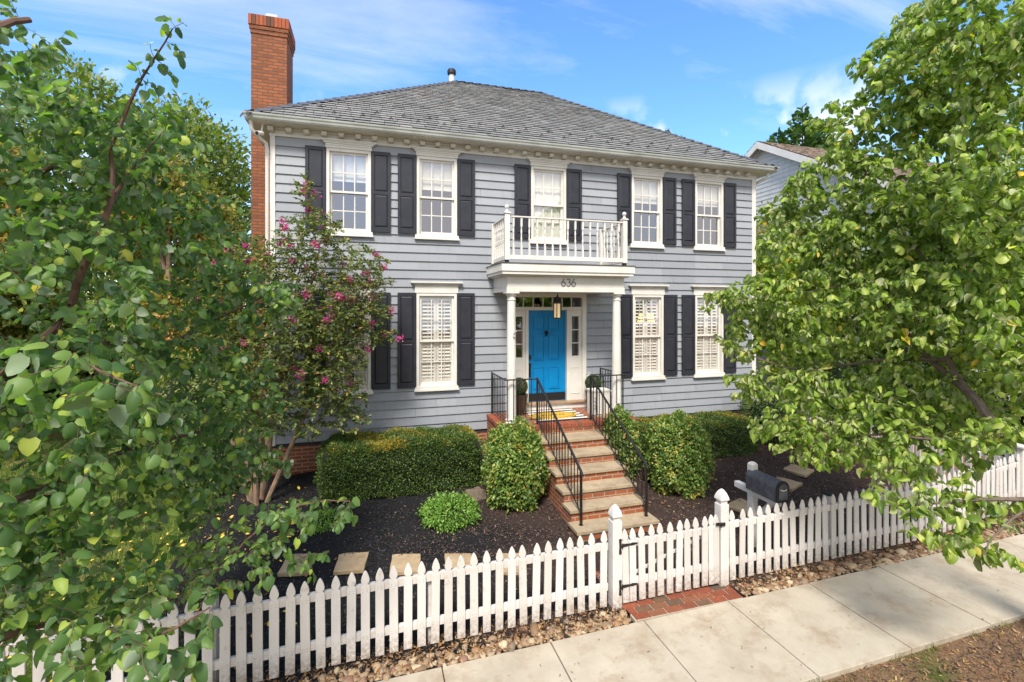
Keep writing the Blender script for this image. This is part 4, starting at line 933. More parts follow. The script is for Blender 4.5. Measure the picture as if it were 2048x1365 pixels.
# ------------------------------------------------------------ the street tree on the right
rng = np.random.default_rng(12)
tr = thing('street_tree', 'bright green street tree with curled leaves on the right, hanging over the sidewalk', 'tree', (6.9, -7.1, 0))
B0 = Vector((6.9, -7.1, -.1)); F0 = Vector((6.75, -6.95, 1.7))
limbs = [
    [(B0, .17), (Vector((6.88, -7.1, .8)), .14), (F0, .12), (P_(2120, 905, 4.7), .08), (P_(2010, 868, 4.9), .06), (P_(1952, 800, 5.1), .046), (P_(1900, 720, 5.3), .032), (P_(1880, 560, 5.6), .022), (P_(1880, 360, 5.8), .014), (P_(1850, 180, 5.7), .012)],
    [(P_(1952, 800, 5.1), .04), (P_(1840, 700, 5.6), .03), (P_(1740, 560, 6.0), .022), (P_(1640, 480, 6.4), .013), (P_(1560, 440, 6.6), .006)],
    [(P_(1900, 720, 5.3), .03), (P_(1760, 720, 5.9), .02), (P_(1600, 740, 6.3), .012), (P_(1480, 700, 6.5), .006)],
    [(F0, .05), (P_(2110, 760, 4.8), .030), (P_(2040, 520, 5.4), .020), (P_(1990, 300, 5.5), .014), (P_(1960, 60, 5.1), .012)],
    [(P_(2010, 868, 4.9), .03), (P_(1880, 880, 5.0), .02), (P_(1740, 870, 5.6), .012), (P_(1600, 900, 5.9), .006)],
    [(F0, .04), (P_(2080, 1000, 4.4), .025), (P_(1960, 1000, 4.5), .016), (P_(1850, 1010, 4.7), .008), (P_(1760, 1010, 4.8), .005)],
    [(P_(2080, 1000, 4.4), .014), (P_(2000, 1060, 4.3), .010), (P_(1970, 1110, 4.2), .005)],
    [(P_(1880, 560, 5.5), .02), (P_(1760, 400, 6.0), .014), (P_(1700, 260, 6.3), .007)],
    [(P_(1740, 560, 6.0), .012), (P_(1580, 590, 6.4), .008), (P_(1450, 600, 6.6), .004)],
]
blobs = [pblob(1975, 80, 5.1, .70, 1.0, .8), pblob(1860, 160, 5.7, .62, .8, .62), pblob(1770, 270, 6.1, .62, .7, .50), pblob(1950, 330, 5.2, .85, 1.0, .8), pblob(1660, 370, 6.4, .52, .6, .46), pblob(1790, 460, 6.0, .85, .8, .6),
         pblob(1590, 510, 6.6, .50, .5, .48), pblob(1500, 590, 6.7, .52, .4, .32), pblob(1440, 600, 6.7, .25, .25, .16), pblob(1660, 620, 6.2, .80, .7, .62), pblob(1880, 620, 5.4, .90, .9, .65), pblob(2010, 600, 4.9, .5, .8, .7),
         pblob(1500, 770, 6.6, .38, .35, .24), pblob(1620, 790, 6.2, .60, .5, .42), pblob(1790, 790, 5.7, .62, .6, .42), pblob(1560, 860, 6.0, .42, .4, .24), pblob(1700, 890, 5.7, .45, .4, .18), pblob(1640, 850, 6.1, .5, .4, .25), pblob(1790, 930, 5.2, .40, .35, .18), pblob(1740, 860, 5.6, .5, .4, .25), pblob(1600, 400, 6.9, .35, .35, .3), pblob(1640, 915, 5.8, .35, .3, .13), pblob(1880, 910, 5.0, .50, .4, .28), pblob(1990, 420, 4.6, .35, .4, .5), pblob(2020, 680, 4.5, .28, .3, .35), pblob(1990, 860, 4.6, .25, .3, .16),
         pblob(1720, 500, 6.4, .8, .7, .6), pblob(1560, 430, 6.9, .30, .35, .22), pblob(1480, 680, 6.8, .30, .3, .30), pblob(1530, 640, 6.9, .5, .4, .4), pblob(1760, 120, 6.2, .30, .35, .26), pblob(1850, 60, 5.8, .42, .5, .40), pblob(1660, 230, 6.6, .26, .3, .2), pblob(1600, 680, 6.6, .6, .6, .4), pblob(1960, 500, 5.8, .9, .9, .9), pblob(1980, 760, 5.6, .6, .7, .5), pblob(1880, 830, 5.8, .6, .6, .35), pblob(2010, 180, 5.9, .8, .9, .9), pblob(1780, 1000, 4.8, .24, .25, .09, .8), pblob(1900, 1010, 4.6, .42, .35, .17), pblob(1880, 1075, 4.4, .26, .25, .10), pblob(1985, 1105, 4.3, .16, .2, .11), pblob(2030, 1030, 4.4, .22, .3, .14)]
T_, _ = in_blobs(rng, blobs, 6600, .15)
bm_, tw = grow(rng, limbs, T_, .10, .25, .0018)
bm_.build('trunk', M['bark_grey'], tr, True)
P, A, U, S = twig_leaves(rng, tw, .42, .028, .076, .9, 1.1, sz_var=.55)
leaves('crown', P, A, U, S, ['curl_a', 'curl_b', 'curl_c', 'curl_a', 'curl_b', 'curl_d'], M['leaf_right'], tr, False)
print('right tree leaves', len(P))

# ------------------------------------------------------------ crape myrtle by the left corner of the house
rng = np.random.default_rng(13)
cmy = thing('crape_myrtle', 'multi-stemmed crape myrtle with magenta flowers in front of the left windows', 'flowering tree', (-1.85, -.95, .3))
bx = Vector((-1.85, -.95, .25))
limbs = []
for dx, dy, tops in ((-.10, 0, (-1.75, -1.0, 3.6)), (.05, .08, (-1.2, -1.1, 4.3)), (.12, -.05, (-.5, -1.2, 3.2)), (-.02, -.12, (-1.4, -1.5, 3.0)), (.0, .1, (-.85, -.9, 4.9)), (-.15, .06, (-2.2, -.9, 4.2))):
    a = bx + Vector((dx, dy, 0)); b = Vector(tops); m1 = a.lerp(b, .3) + Vector((-.08 + dx, 0, .1)); limbs.append([(a, .045), (m1, .036), (a.lerp(b, .65), .022), (b, .008)])
blobs = [(-1.6, -1.0, 4.2, .8, .7, .65), (-1.0, -1.1, 4.7, .62, .6, .65), (-1.15, -1.1, 5.6, .20, .3, .35), (-.2, -1.1, 4.35, .50, .5, .35), (-.95, -1.2, 3.5, .9, .7, .75), (-1.5, -1.2, 2.7, .75, .7, .70), (-.7, -1.2, 2.5, .62, .6, .62), (-.25, -1.1, 3.4, .48, .5, .42),
         (.22, -1.1, 3.05, .30, .3, .14), (-1.1, -1.1, 1.75, .75, .5, .45), (-.55, -1.1, 3.0, .7, .55, .55), (-2.1, -1.2, 2.6, .6, .6, .7), (-1.6, -1.4, 2.0, .7, .5, .5), (-2.4, -1.2, 3.4, .5, .5, .7), (-.35, -1.1, 1.6, .35, .35, .22), (-1.2, -1.3, 3.0, .9, .6, .8), (-2.0, -1.3, 4.2, .5, .5, .5), (-.6, -1.1, 2.1, .55, .5, .4), (-.35, -1.15, 3.9, .55, .5, .4), (.0, -1.1, 3.5, .35, .4, .3), (-2.0, -1.0, 3.6, .5, .6, .9), (.05, -1.05, 4.05, .35, .3, .18), (-.35, -1.1, 1.95, .30, .3, .28)]
T_, kb = in_blobs(rng, blobs, 5200, .05)
T_ = T_[(T_[:, 1] < -.22)]
bm_, tw = grow(rng, limbs, T_, .12, .1, .0015, .012)
bm_.build('trunk', M['bark_tan'], cmy, True)
P, A, U, S = twig_leaves(rng, tw, .42, .0125, .064, .1, .9, sz_var=.35, pet=.1)
keep = P[:, 1] < -.1
leaves('crown', P[keep], A[keep], U[keep], S[keep], 'oval', M['leaf_myrtle'], cmy); print('myrtle', len(P))
ends = np.array([tuple(pl[-1]) for pl in tw]); hi = np.argsort(-(ends[:, 2] + .5 * ends[:, 0] - .4 * ends[:, 1] + rng.normal(size=len(ends)) * 1.0))
def puffs(idx, n, r, sz):
    C = ends[idx]; Q = np.repeat(C, n, 0) + rng.normal(size=(len(C) * n, 3)) * r * np.array([1, 1, .9]); return Q, rng.normal(size=Q.shape), rng.normal(size=Q.shape), np.full(len(Q), sz) * rng.uniform(.6, 1.3, len(Q))
q = puffs(hi[rng.permutation(1800)[:85]], 48, .032, .026); leaves('flower_clusters', *q, 'quad', M['flower'], cmy)
q = puffs(hi[rng.permutation(1300)[:150]], 10, .040, .018); leaves('seed_heads', *q, 'quad', M['seed'], cmy)

# ------------------------------------------------------------ clipped hedges and shrubs
def boxed(name, label, x0, x1, y0, y1, z0f, z1, n, lean=0.0, seed=1, group=None):
    rng = np.random.default_rng(seed); t = thing(name, label, 'hedge', ((x0 + x1) / 2, (y0 + y1) / 2, z0f), group)
    # rounded box shell
    c = np.array([(x0 + x1) / 2, (y0 + y1) / 2, (z0f + z1) / 2]); h = np.array([(x1 - x0) / 2, (y1 - y0) / 2, (z1 - z0f) / 2])
    d = rng.normal(size=(n, 3)); d /= np.max(np.abs(d / (np.abs(d).max(1, keepdims=True))), 1, keepdims=True)
    f = rng.choice(3, n, p=np.array([h[1] * h[2], h[0] * h[2], h[0] * h[1] * 1.3]) / (h[1] * h[2] + h[0] * h[2] + h[0] * h[1] * 1.3))
    U_ = rng.uniform(-1, 1, (n, 3)); sg = np.where(rng.random(n) < .5, -1, 1)
    sg = np.where(f == 2, 1, sg); sg = np.where((f == 1) & (rng.random(n) < .75), -1, sg)
    U_[np.arange(n), f] = sg
    L4 = (np.abs(U_) ** 7).sum(1, keepdims=True) ** (1 / 7); Nn = unit(np.sign(U_) * np.abs(U_ / L4) ** 6 / h)
    lump = .020 * (np.sin(U_[:, 0] * h[0] * 5 + 1) + np.sin(U_[:, 1] * 7 + U_[:, 2] * 6) + np.sin(U_[:, 0] * h[0] * 11 + U_[:, 2] * 9))
    Pp = c + U_ / L4 * h + Nn * (lump[:, None] + rng.normal(0, .022, (n, 1)) - .02)
    A_ = unit(Nn + rng.normal(0, .65, (n, 3))); sz = rng.uniform(.022, .042, n)
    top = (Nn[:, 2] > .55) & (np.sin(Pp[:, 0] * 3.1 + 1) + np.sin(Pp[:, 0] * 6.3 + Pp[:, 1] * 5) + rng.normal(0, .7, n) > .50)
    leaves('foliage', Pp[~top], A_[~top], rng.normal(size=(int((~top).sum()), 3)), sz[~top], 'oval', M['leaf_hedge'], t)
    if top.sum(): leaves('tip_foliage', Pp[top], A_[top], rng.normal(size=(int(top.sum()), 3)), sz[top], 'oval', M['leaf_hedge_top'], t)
    m_ = MB(); e = .09; m_.box(x0 + e, x1 - e, y0 + e, y1 - e, z0f - .02, z1 - e); m_.build('dark_core', paint('hedge_inside', (.010, .018, .006, 1), (.02, .02, .01, 1), .95, 20, .5), t)  # solid dark core blocks see-through; its colour stands in for inner shade
    return t
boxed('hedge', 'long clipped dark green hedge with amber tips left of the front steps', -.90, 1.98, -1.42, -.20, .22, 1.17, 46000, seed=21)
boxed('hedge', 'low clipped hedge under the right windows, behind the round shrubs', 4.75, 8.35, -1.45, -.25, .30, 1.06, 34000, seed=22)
def shrub(name, label, cx_, cy_, zb, rx, ry, h, n, tm, m, sz, seed, cat='shrub', sq=2.6, out_=0.5, stems=True, inner=True, jit=.05, group=None):
    rng = np.random.default_rng(seed); t = thing(name, label, cat, (cx_, cy_, zb), group)
    d = unit(rng.normal(size=(n, 3))); L4 = (np.abs(d) ** sq).sum(1, keepdims=True) ** (1 / sq); d_ = d / L4
    r = np.where(rng.random((n, 1)) < .75, rng.uniform(.88, 1.0, (n, 1)), rng.uniform(.6, .95, (n, 1)))
    lump = 1 + .07 * (np.sin(d[:, :1] * 7 + seed) + np.sin(d[:, 1:2] * 8 + d[:, 2:3] * 6) + .7 * np.sin(d[:, 2:3] * 13 + d[:, :1] * 11))
    tuft = unit(rng.normal(size=(90, 3))); dot = (d @ tuft.T).max(1, keepdims=True); lump *= 1 + .13 * np.clip((dot - .93) / .07, 0, 1)
    Pp = np.array([cx_, cy_, zb + h * .52]) + d_ * r * lump * np.array([rx, ry, h * .5]) + rng.normal(0, jit * .3, (n, 3))
    k = Pp[:, 2] > zb + .02; Pp, d2 = Pp[k], d[k]
    if stems:                                    # stray shoots standing out of the outline
        sh = MB(); EP, ED = [], []
        for i in range(46):
            q = unit(rng.normal(size=3) + np.array([0, -.3, .5])); q4 = q / (np.abs(q) ** sq).sum() ** (1 / sq); b_ = np.array([cx_, cy_, zb + h * .52]) + q4 * .9 * np.array([rx, ry, h * .5]); e_ = b_ + unit(q + rng.normal(0, .35, 3) + np.array([0, 0, .35])) * rng.uniform(.09, .20) * (1 + rx * .5)
            sh.tube([b_, e_], [.004, .002], 4)
            for t_ in np.linspace(.3, 1, 9): EP.append(b_ + (e_ - b_) * t_ + rng.normal(0, .008, 3)); ED.append(unit(e_ - b_) * .5 + rng.normal(0, .8, 3))
        Pp = np.concatenate([Pp, np.array(EP)]); d2 = np.concatenate([d2, unit(np.array(ED))])
    A_ = unit(d2 * out_ + rng.normal(0, .6, d2.shape) + np.array([0, 0, .05])); U_ = unit(d2 + np.array([0, 0, .8]) + rng.normal(0, .45, d2.shape))
    leaves('foliage', Pp, A_, U_, sz * rng.uniform(.65, 1.25, len(Pp)), tm, m, t)
    if stems:
        s_ = sh
        for i in range(9):
            a = rng.uniform(0, 6.28); q = Vector((cx_ + rx * .25 * math.cos(a), cy_ + ry * .25 * math.sin(a), zb - .03)); e = Vector((cx_ + rx * .7 * math.cos(a), cy_ + ry * .7 * math.sin(a), zb + h * rng.uniform(.5, .9)))
            s_.tube([q, q.lerp(e, .4) + Vector((0, 0, .06)), e], [.012, .009, .004], 5)
        s_.build('stems', M['bark_grey'], t)
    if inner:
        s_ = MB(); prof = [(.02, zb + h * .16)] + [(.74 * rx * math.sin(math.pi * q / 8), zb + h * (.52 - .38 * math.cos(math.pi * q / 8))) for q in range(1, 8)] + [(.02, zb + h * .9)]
        s_.lathe(prof, cx_, cy_, 14).build('dark_core', paint('shrub_inside', (.012, .022, .007, 1), None, .95, 20, .5), t, True)  # closed dark body under the leaves, the shaded inside put into its colour
    return t
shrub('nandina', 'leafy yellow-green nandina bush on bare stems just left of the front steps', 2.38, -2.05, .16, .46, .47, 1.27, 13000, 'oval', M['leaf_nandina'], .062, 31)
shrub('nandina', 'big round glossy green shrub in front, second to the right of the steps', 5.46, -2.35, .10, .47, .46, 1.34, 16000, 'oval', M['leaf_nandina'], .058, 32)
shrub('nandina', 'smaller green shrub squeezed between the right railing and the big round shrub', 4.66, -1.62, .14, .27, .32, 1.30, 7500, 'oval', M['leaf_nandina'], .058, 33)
shrub('ground_plant', 'low lime green ferny plant on the dark mulch before the hedge', 1.20, -2.28, .10, .38, .38, .34, 4200, 'oval', M['leaf_lime'], .042, 34, 'plant', stems=False, inner=False, jit=.1, out_=1.0)
shrub('ground_plant', 'small green plant on the mulch at the left, by the overhanging branch', -.72, -1.95, .14, .26, .24, .18, 2200, 'oval', M['leaf_lime'], .034, 35, 'plant', stems=False, inner=False, out_=1.0)
shrub('ground_plant', 'small yellow seedling beside the old stump', 2.03, -1.95, .14, .09, .09, .17, 260, 'oval', M['leaf_yellow'], .035, 36, 'plant', stems=False, inner=False, out_=1.0)
# old stump
stp = MB(); n = 22; rng = np.random.default_rng(5); rr = [.20 + .025 * math.sin(i * 1.7) + rng.normal() * .012 for i in range(n)]
def ringp(k, z, tx=0): return [(1.76 + rr[i] * k * math.cos(2 * math.pi * i / n), -1.72 + rr[i] * k * .85 * math.sin(2 * math.pi * i / n), z + .14 * rr[i] * k * math.sin(2 * math.pi * i / n) * 2) for i in range(n)]
V = ringp(1.08, .12) + ringp(1.0, .22) + ringp(.96, .285) + ringp(.5, .275) + [(1.76, -1.72, .27)]
Fs = [(a * n + i, a * n + (i + 1) % n, (a + 1) * n + (i + 1) % n, (a + 1) * n + i) for a in range(3) for i in range(n)] + [(3 * n + i, 3 * n + (i + 1) % n, 4 * n) for i in range(n)]
stp.add(V, Fs); tag(stp.build('tree_stump', M['bark_grey'], smooth=True), 'weathered grey-brown stump in the mulch behind the lime green plant', 'stump')

# planters with clipped balls
def planter(x, y, lb):
    t = thing('planter', lb, 'planter', (x, y, 1.3))
    MB().lathe([(.10, 1.301), (.12, 1.31), (.155, 1.5), (.175, 1.66), (.185, 1.70), (.185, 1.735), (.165, 1.738), (.155, 1.70), (.01, 1.69)], x, y, 24).build('pot', M['terracotta'], t, True)
    rng = np.random.default_rng(int(x * 100)); n = 5200; d = unit(rng.normal(size=(n, 3))); Pp = np.array([x, y, 1.90]) + d * rng.uniform(.15, .178, (n, 1))
    leaves('topiary_ball', Pp, unit(d + rng.normal(0, .6, d.shape)), rng.normal(size=d.shape), np.full(n, .018), 'oval', M['leaf_box'], t)
    s_ = MB(); s_.lathe([(.01, 1.75)] + [(.15 * math.sin(math.pi * q / 8), 1.9 - .15 * math.cos(math.pi * q / 8)) for q in range(1, 8)] + [(.01, 2.05)], x, y, 14); s_.tube([(x, y, 1.69), (x, y, 1.78)], .015, 6); s_.build('stem', M['bark_grey'], t, True)
planter(2.99, -.33, 'dark glazed pot with a clipped boxwood ball left of the door, half behind the column')
planter(4.70, -.36, 'dark glazed pot with a clipped boxwood ball right of the door')
wb = thing('porch_box', 'white slatted box with black script beside the right planter, behind the railing', 'box', (4.62, -.72, 1.3))
m_ = MB(); m_.box(4.43, 4.83, -.92, -.62, 1.302, 1.80); m_.box(4.415, 4.845, -.935, -.605, 1.801, 1.835)
for i in range(5): m_.box(4.435 + i * .081, 4.50 + i * .081, -.926, -.9205, 1.32, 1.79)
m_.build('box_body', M['white'], wb, bevel=.004)
m_ = MB()
for i, z in enumerate((1.45, 1.52, 1.59, 1.66)): m_.tube([(4.468 + .014 * math.cos(w + i), -.930, z + .026 * math.sin(w)) for w in np.linspace(0, 5.2, 10)], .004, 5)
m_.build('script', M['black'], wb)
# hanging lantern
ln = thing('hanging_lantern', 'lit frosted glass lantern with a black cap hanging under the portico before the door', 'lantern', (3.75, -.60, 3.9))
MB().lathe([(.05, 3.955), (.05, 3.976), (.02, 3.978)], 3.75, -.6, 12).tube([(3.75, -.6, 3.96), (3.75, -.6, 3.84)], .006, 5).build('chain', M['iron'], ln)
MB().lathe([(.10, 3.655), (.098, 3.69), (.085, 3.72), (.075, 3.735), (.07, 3.77), (.045, 3.795), (.02, 3.80), (.015, 3.845), (.004, 3.85)], 3.75, -.6, 8).build('cap', M['iron'], ln)
MB().lathe([(.078, 3.36), (.078, 3.655)], 3.75, -.6, 6).build('lantern_glass', M['frost'], ln)
m_ = MB()
for i in range(6):
    w = 2 * math.pi * i / 6; m_.tube([(3.75 + .083 * math.cos(w), -.6 + .083 * math.sin(w), 3.35), (3.75 + .083 * math.cos(w), -.6 + .083 * math.sin(w), 3.66)], .0095, 5)
m_.lathe([(.086, 3.34), (.09, 3.352), (.086, 3.362)], 3.75, -.6, 6); m_.build('frame', M['iron'], ln)
tag(MB().box(4.56 + .15, 4.84 - .04, -.024, -.021, 1.92, 2.08).build('outlet_cover', M['white'], None, bevel=.003), 'small white outlet cover on the siding above the right planter', 'outlet cover')

# ------------------------------------------------------------ picket fence, gate and mailbox
def picket_mesh(h, w=.088, t=.019):
    hw = w / 2; o = [(-hw, 0), (-hw, h - .165), (-hw + .010, h - .150), (-hw + .022, h - .138), (-hw + .014, h - .128), (-hw + .003, h - .112), (-hw + .002, h - .095), (-hw + .010, h - .06), (-hw + .024, h - .025), (-hw + .036, h - .006), (0, h)]
    pts = o + [(-x, z) for x, z in o[:-1][::-1]]
    m_ = MB(); m_.prism(pts[::-1], -t / 2, t / 2, 'y'); return m_
pm = None
def add_picket(parent, x, y, z, ang=0.0, h=1.0):
    global pm
    if pm is None:
        q = picket_mesh(.90)
        for zz1 in (.71, .685, .225, .20):
            for xx1 in (-.022, .020): q.add([(xx1 + .0032 * math.cos(w), -.0098, zz1 + .0032 * math.sin(w)) for w in np.linspace(0, 5.5, 7)], [tuple(range(7))])
        o = q.build('picket', M['fence'], parent, bevel=.003); pm = o.data; pm.materials.append(M['nail'])
        for pl_ in pm.polygons:
            if len(pl_.vertices) == 7: pl_.material_index = 1
    else:
        o = link('picket', pm, parent); b = o.modifiers.new('bevel', 'BEVEL'); b.width = .003; b.segments = 1; b.limit_method = 'ANGLE'
    o.location = (x, y, z); o.rotation_euler = (rnd.uniform(-.012, .012), rnd.gauss(0, .010), ang + rnd.uniform(-.03, .03)); o.scale = (1, 1, h); return o
def ztop(x): return .925 + .0128 * (x - 2.8)
def fence_run(t, p0, p1, n, front=-.030):
    dx, dy = p1[0] - p0[0], p1[1] - p0[1]; L_ = math.hypot(dx, dy); ux, uy = dx / L_, dy / L_; nx, ny = uy, -ux; ang = math.atan2(dy, dx)
    for i in range(n):
        f = (i + .5) / n; x, y = p0[0] + dx * f, p0[1] + dy * f
        add_picket(t, x + nx * .030, y + ny * .030, ztop(x) - .90 + rnd.uniform(-.004, .006), ang)
    for dz in (-.235, -.72):
        z0, z1 = ztop(p0[0]) + dz, ztop(p1[0]) + dz; m_ = MB(); a = .019
        q = [(p0[0] - nx * a * -1, p0[1] - ny * a * -1), (p1[0] + nx * a, p1[1] + ny * a), (p1[0] - nx * a, p1[1] - ny * a), (p0[0] - nx * a, p0[1] - ny * a)]
        m_.hexa([(q[0][0], q[0][1], z0), (q[1][0], q[1][1], z1), (q[2][0], q[2][1], z1), (q[3][0], q[3][1], z0), (q[0][0], q[0][1], z0 + .085), (q[1][0], q[1][1], z1 + .085), (q[2][0], q[2][1], z1 + .085), (q[3][0], q[3][1], z0 + .085)])
        m_.build('rail', M['fence'], t, bevel=.003)
def fpost(t, x, y, cap=True, h=None):
    z = ztop(x) - .055 if h is None else h; b = gz(x, y) - .1
    o = MB().box(x - .047, x + .047, y - .047, y + .047, b, z).build('post', M['fence'], t, bevel=.004)
    if cap: MB().box(x - .062, x + .062, y - .062, y + .062, z + .0005, z + .022).add([(x - .05, y - .05, z + .0225), (x + .05, y - .05, z + .0225), (x + .05, y + .05, z + .0225), (x - .05, y + .05, z + .0225), (x, y, z + .045)], [(0, 1, 4), (1, 2, 4), (2, 3, 4), (3, 0, 4)]).build('post_cap', M['black'], o)
FY = -4.80
fl = thing('picket_fence', 'long white picket fence run left of the gate along the sidewalk', 'fence', (-1.6, FY, 0), 'white picket fence around the front garden')
fence_run(fl, (-5.96, FY), (2.70, FY), 61)
for x in (-5.9, -3.7, -1.48, .62): fpost(fl, x, FY + .075, x != .62 and x > -9, ztop(x) - .055 if x != .62 else ztop(x) - .20)
fr2 = thing('picket_fence', 'white picket fence run right of the gate, beside the mailbox and under the street tree', 'fence', (7.4, FY, 0), 'white picket fence around the front garden')
fence_run(fr2, (4.42, FY), (8.13, FY), 26); fence_run(fr2, (8.13, FY), (10.86, -4.47), 19)
for x in (6.24, 8.2): fpost(fr2, x, FY + .08)
fpost(fr2, 9.95, -4.5)
fs_ = thing('picket_fence', 'white picket side fence running back from the corner post towards the house', 'fence', (10.9, -2, 0), 'white picket fence around the front garden')
fence_run(fs_, (10.93, .9), (10.93, -4.38), 37); fpost(fs_, 11.01, -2.5, False); fpost(fs_, 11.01, -.4, False)
cp = thing('corner_post', 'thick white square corner post with a flat cap where the right fence turns', 'fence post', (10.92, -4.47, 0))
MB().box(10.84, 11.0, -4.55, -4.39, -.1, 1.12).build('post', M['fence'], cp, bevel=.004); MB().box(10.81, 11.03, -4.58, -4.36, 1.1205, 1.16).build('post_cap', M['fence'], cp, bevel=.008)
def gatepost(x, lb):
    t = thing('gate_post', lb, 'gate post', (x, FY, 0)); z = 1.03 + .0128 * (x - 2.8); w = .062; y = FY - .005
    MB().box(x - w, x + w, y - w, y + w, -.1, z).build('post', M['fence'], t, bevel=.006)
    f = MB(); f.box(x - .048, x + .048, y - .048, y + .048, z + .0005, z + .04)
    lv = [(.055, .0405), (.066, .055), (.064, .075), (.056, .105), (.042, .140), (.025, .170), (.008, .186)]
    V = []; 
    for r, h in lv: V += [(x - r, y - r, z + h), (x + r, y - r, z + h), (x + r, y + r, z + h), (x - r, y + r, z + h)]
    Fq = [(0, 3, 2, 1)] + [(4 * i + j, 4 * i + (j + 1) % 4, 4 * i + 4 + (j + 1) % 4, 4 * i + 4 + j) for i in range(len(lv) - 1) for j in range(4)] + [tuple(4 * (len(lv) - 1) + j for j in range(4))]
    f.add(V, Fq); f.build('finial', M['fence'], t, bevel=.004)
gatepost(2.80, 'white gate post with pointed finial on the left, carrying the black hinges'); gatepost(4.34, 'white gate post with pointed finial on the right, by the black latch')
gt = thing('picket_gate', 'white picket gate with black strap hinges between the two finial posts', 'gate', (3.57, FY, 0))
gxs = [2.925, 3.02] + [3.02 + .1285 * i for i in range(1, 9)] + [4.155, 4.222]
for x in gxs: add_picket(gt, x, FY - .045, ztop(x) - .90 + .01, 0, .985)
for dz in (-.235, -.70):
    MB().box(2.885, 4.255, FY - .033, FY + .005, .925 + dz, 1.01 + dz).build('rail', M['fence'], gt, bevel=.003)
MB().hexa([(2.93, FY - .005 + .012, .31), (3.03, FY + .007, .31), (3.03, FY + .03, .31), (2.93, FY + .03, .31), (4.12, FY + .007, .69), (4.22, FY + .007, .69), (4.22, FY + .03, .69), (4.12, FY + .03, .69)]).build('brace', M['fence'], gt)
for z in (.735, .245):
    h_ = MB(); y = FY - .058
    h_.prism([(2.83, z - .095), (2.85, z - .085), (2.845, z - .02), (2.86, z), (2.845, z + .02), (2.85, z + .085), (2.83, z + .095), (2.815, z + .085), (2.82, z), (2.815, z - .085)], FY - .078, FY - .068, 'y')
    h_.prism([(2.85, z - .022), (2.97, z - .010), (3.0, z - .014), (3.06, z - .006), (3.085, z + .004), (3.06, z + .014), (3.0, z + .022), (2.97, z + .014), (2.85, z + .022)], y - .006, y - .0005, 'y')
    h_.tube([(2.862, FY - .07, z - .03), (2.862, FY - .07, z + .03)], .009, 8)
    h_.build('strap_hinge', M['iron'], gt, bevel=.002)
lt = MB().box(4.20, 4.245, FY - .075, FY - .0555, .80, .835).box(4.25, 4.33, FY - .085, FY - .068, .79, .83).tube([(4.19, FY - .08, .815), (4.31, FY - .09, .815)], .007, 6).tube([(4.262, FY - .085, .845), (4.262, FY - .085, .775)], .006, 6)
lt.build('latch', M['iron'], gt)
# mailbox
mbx = thing('mailbox', 'weathered charcoal mailbox on a white braced post right of the gate, door towards the sidewalk', 'mailbox', (5.385, -4.2, 0))
X0 = 5.385
MB().box(X0 - .05, X0 + .05, -4.27, -4.17, -.1, 1.27).add([(X0 - .05, -4.27, 1.2705), (X0 + .05, -4.27, 1.2705), (X0 + .05, -4.17, 1.2705), (X0 - .05, -4.17, 1.2705), (X0 - .03, -4.25, 1.30), (X0 + .03, -4.25, 1.30), (X0 + .03, -4.19, 1.30), (X0 - .03, -4.19, 1.30)], [(0, 1, 5, 4), (1, 2, 6, 5), (2, 3, 7, 6), (3, 0, 4, 7), (4, 5, 6, 7)]).build('post', M['fence'], mbx, bevel=.004)
MB().box(X0 - .045, X0 + .045, -4.70, -3.90, .83, .915).build('arm', M['fence'], mbx, bevel=.006)
MB().hexa([(X0 - .03, -4.30, .45), (X0 + .03, -4.30, .45), (X0 + .03, -4.27, .52), (X0 - .03, -4.27, .52), (X0 - .03, -4.62, .82), (X0 + .03, -4.62, .82), (X0 + .03, -4.53, .829), (X0 - .03, -4.53, .829)]).build('brace', M['fence'], mbx)
def mprof(w, h, zb):
    r = w / 2; return [(X0 - r, zb), (X0 + r, zb)] + [(X0 + r * math.cos(a), zb + h - r + r * math.sin(a)) for a in np.linspace(0, math.pi, 15)]
MB().prism(mprof(.215, .285, .917)[::-1], -4.74, -4.20, 'y').build('box_shell', M['mailbox'], mbx, bevel=.003)
dr_ = MB().prism(mprof(.225, .292, .914)[::-1], -4.762, -4.741, 'y').build('box_door', M['black'], mbx, bevel=.004)
MB().prism(mprof(.150, .215, .95)[::-1], -4.768, -4.7625, 'y').build('door_panel', M['mailbox'], dr_, bevel=.003)
MB().tube([(X0 - .05, -4.766, 1.09), (X0 - .03, -4.785, 1.085), (X0 + .03, -4.785, 1.085), (X0 + .05, -4.766, 1.09)], .006, 6).build('pull', M['alu'], dr_)

# ------------------------------------------------------------ ground detail
rng = np.random.default_rng(40)
def chips(name, lab, n, xr, yr, m, size, keep=None, zoff=.004, kind='stuff', cat=None, tm='quad', tilt=.35, flatz=1.0):
    x = rng.uniform(*xr, n); y = rng.uniform(*yr, n)
    if keep is not None:
        k = keep(x, y); x, y = x[k], y[k]
    z = np.array([gz(a, b) for a, b in zip(x, y)]) + zoff + rng.uniform(0, .012, len(x)); n = len(x)
    a = rng.uniform(0, 6.28, n); A_ = np.stack([np.cos(a), np.sin(a), rng.normal(0, tilt, n)], 1); U_ = np.stack([rng.normal(0, tilt, n), rng.normal(0, tilt, n), np.ones(n)], 1)
    o = leaves(name, np.stack([x, y, z], 1), A_, U_, size * rng.uniform(.4, 1.4, n), tm, m, None, False)
    return tag(o, lab, cat or 'ground cover', None, kind)
inbed = lambda x, y: (x > -2.4) & ((y > -3.45) | (x < 2.82) | (x > 4.4)) & ~((y > -3.4) & (x > 2.97) & (x < 4.32))
tmpl('sliver', [(-.16, 0, 0), (.16, 0, .05), (.10, 1, .0), (-.12, .95, .04)], [(0, 1, 2, 3)])
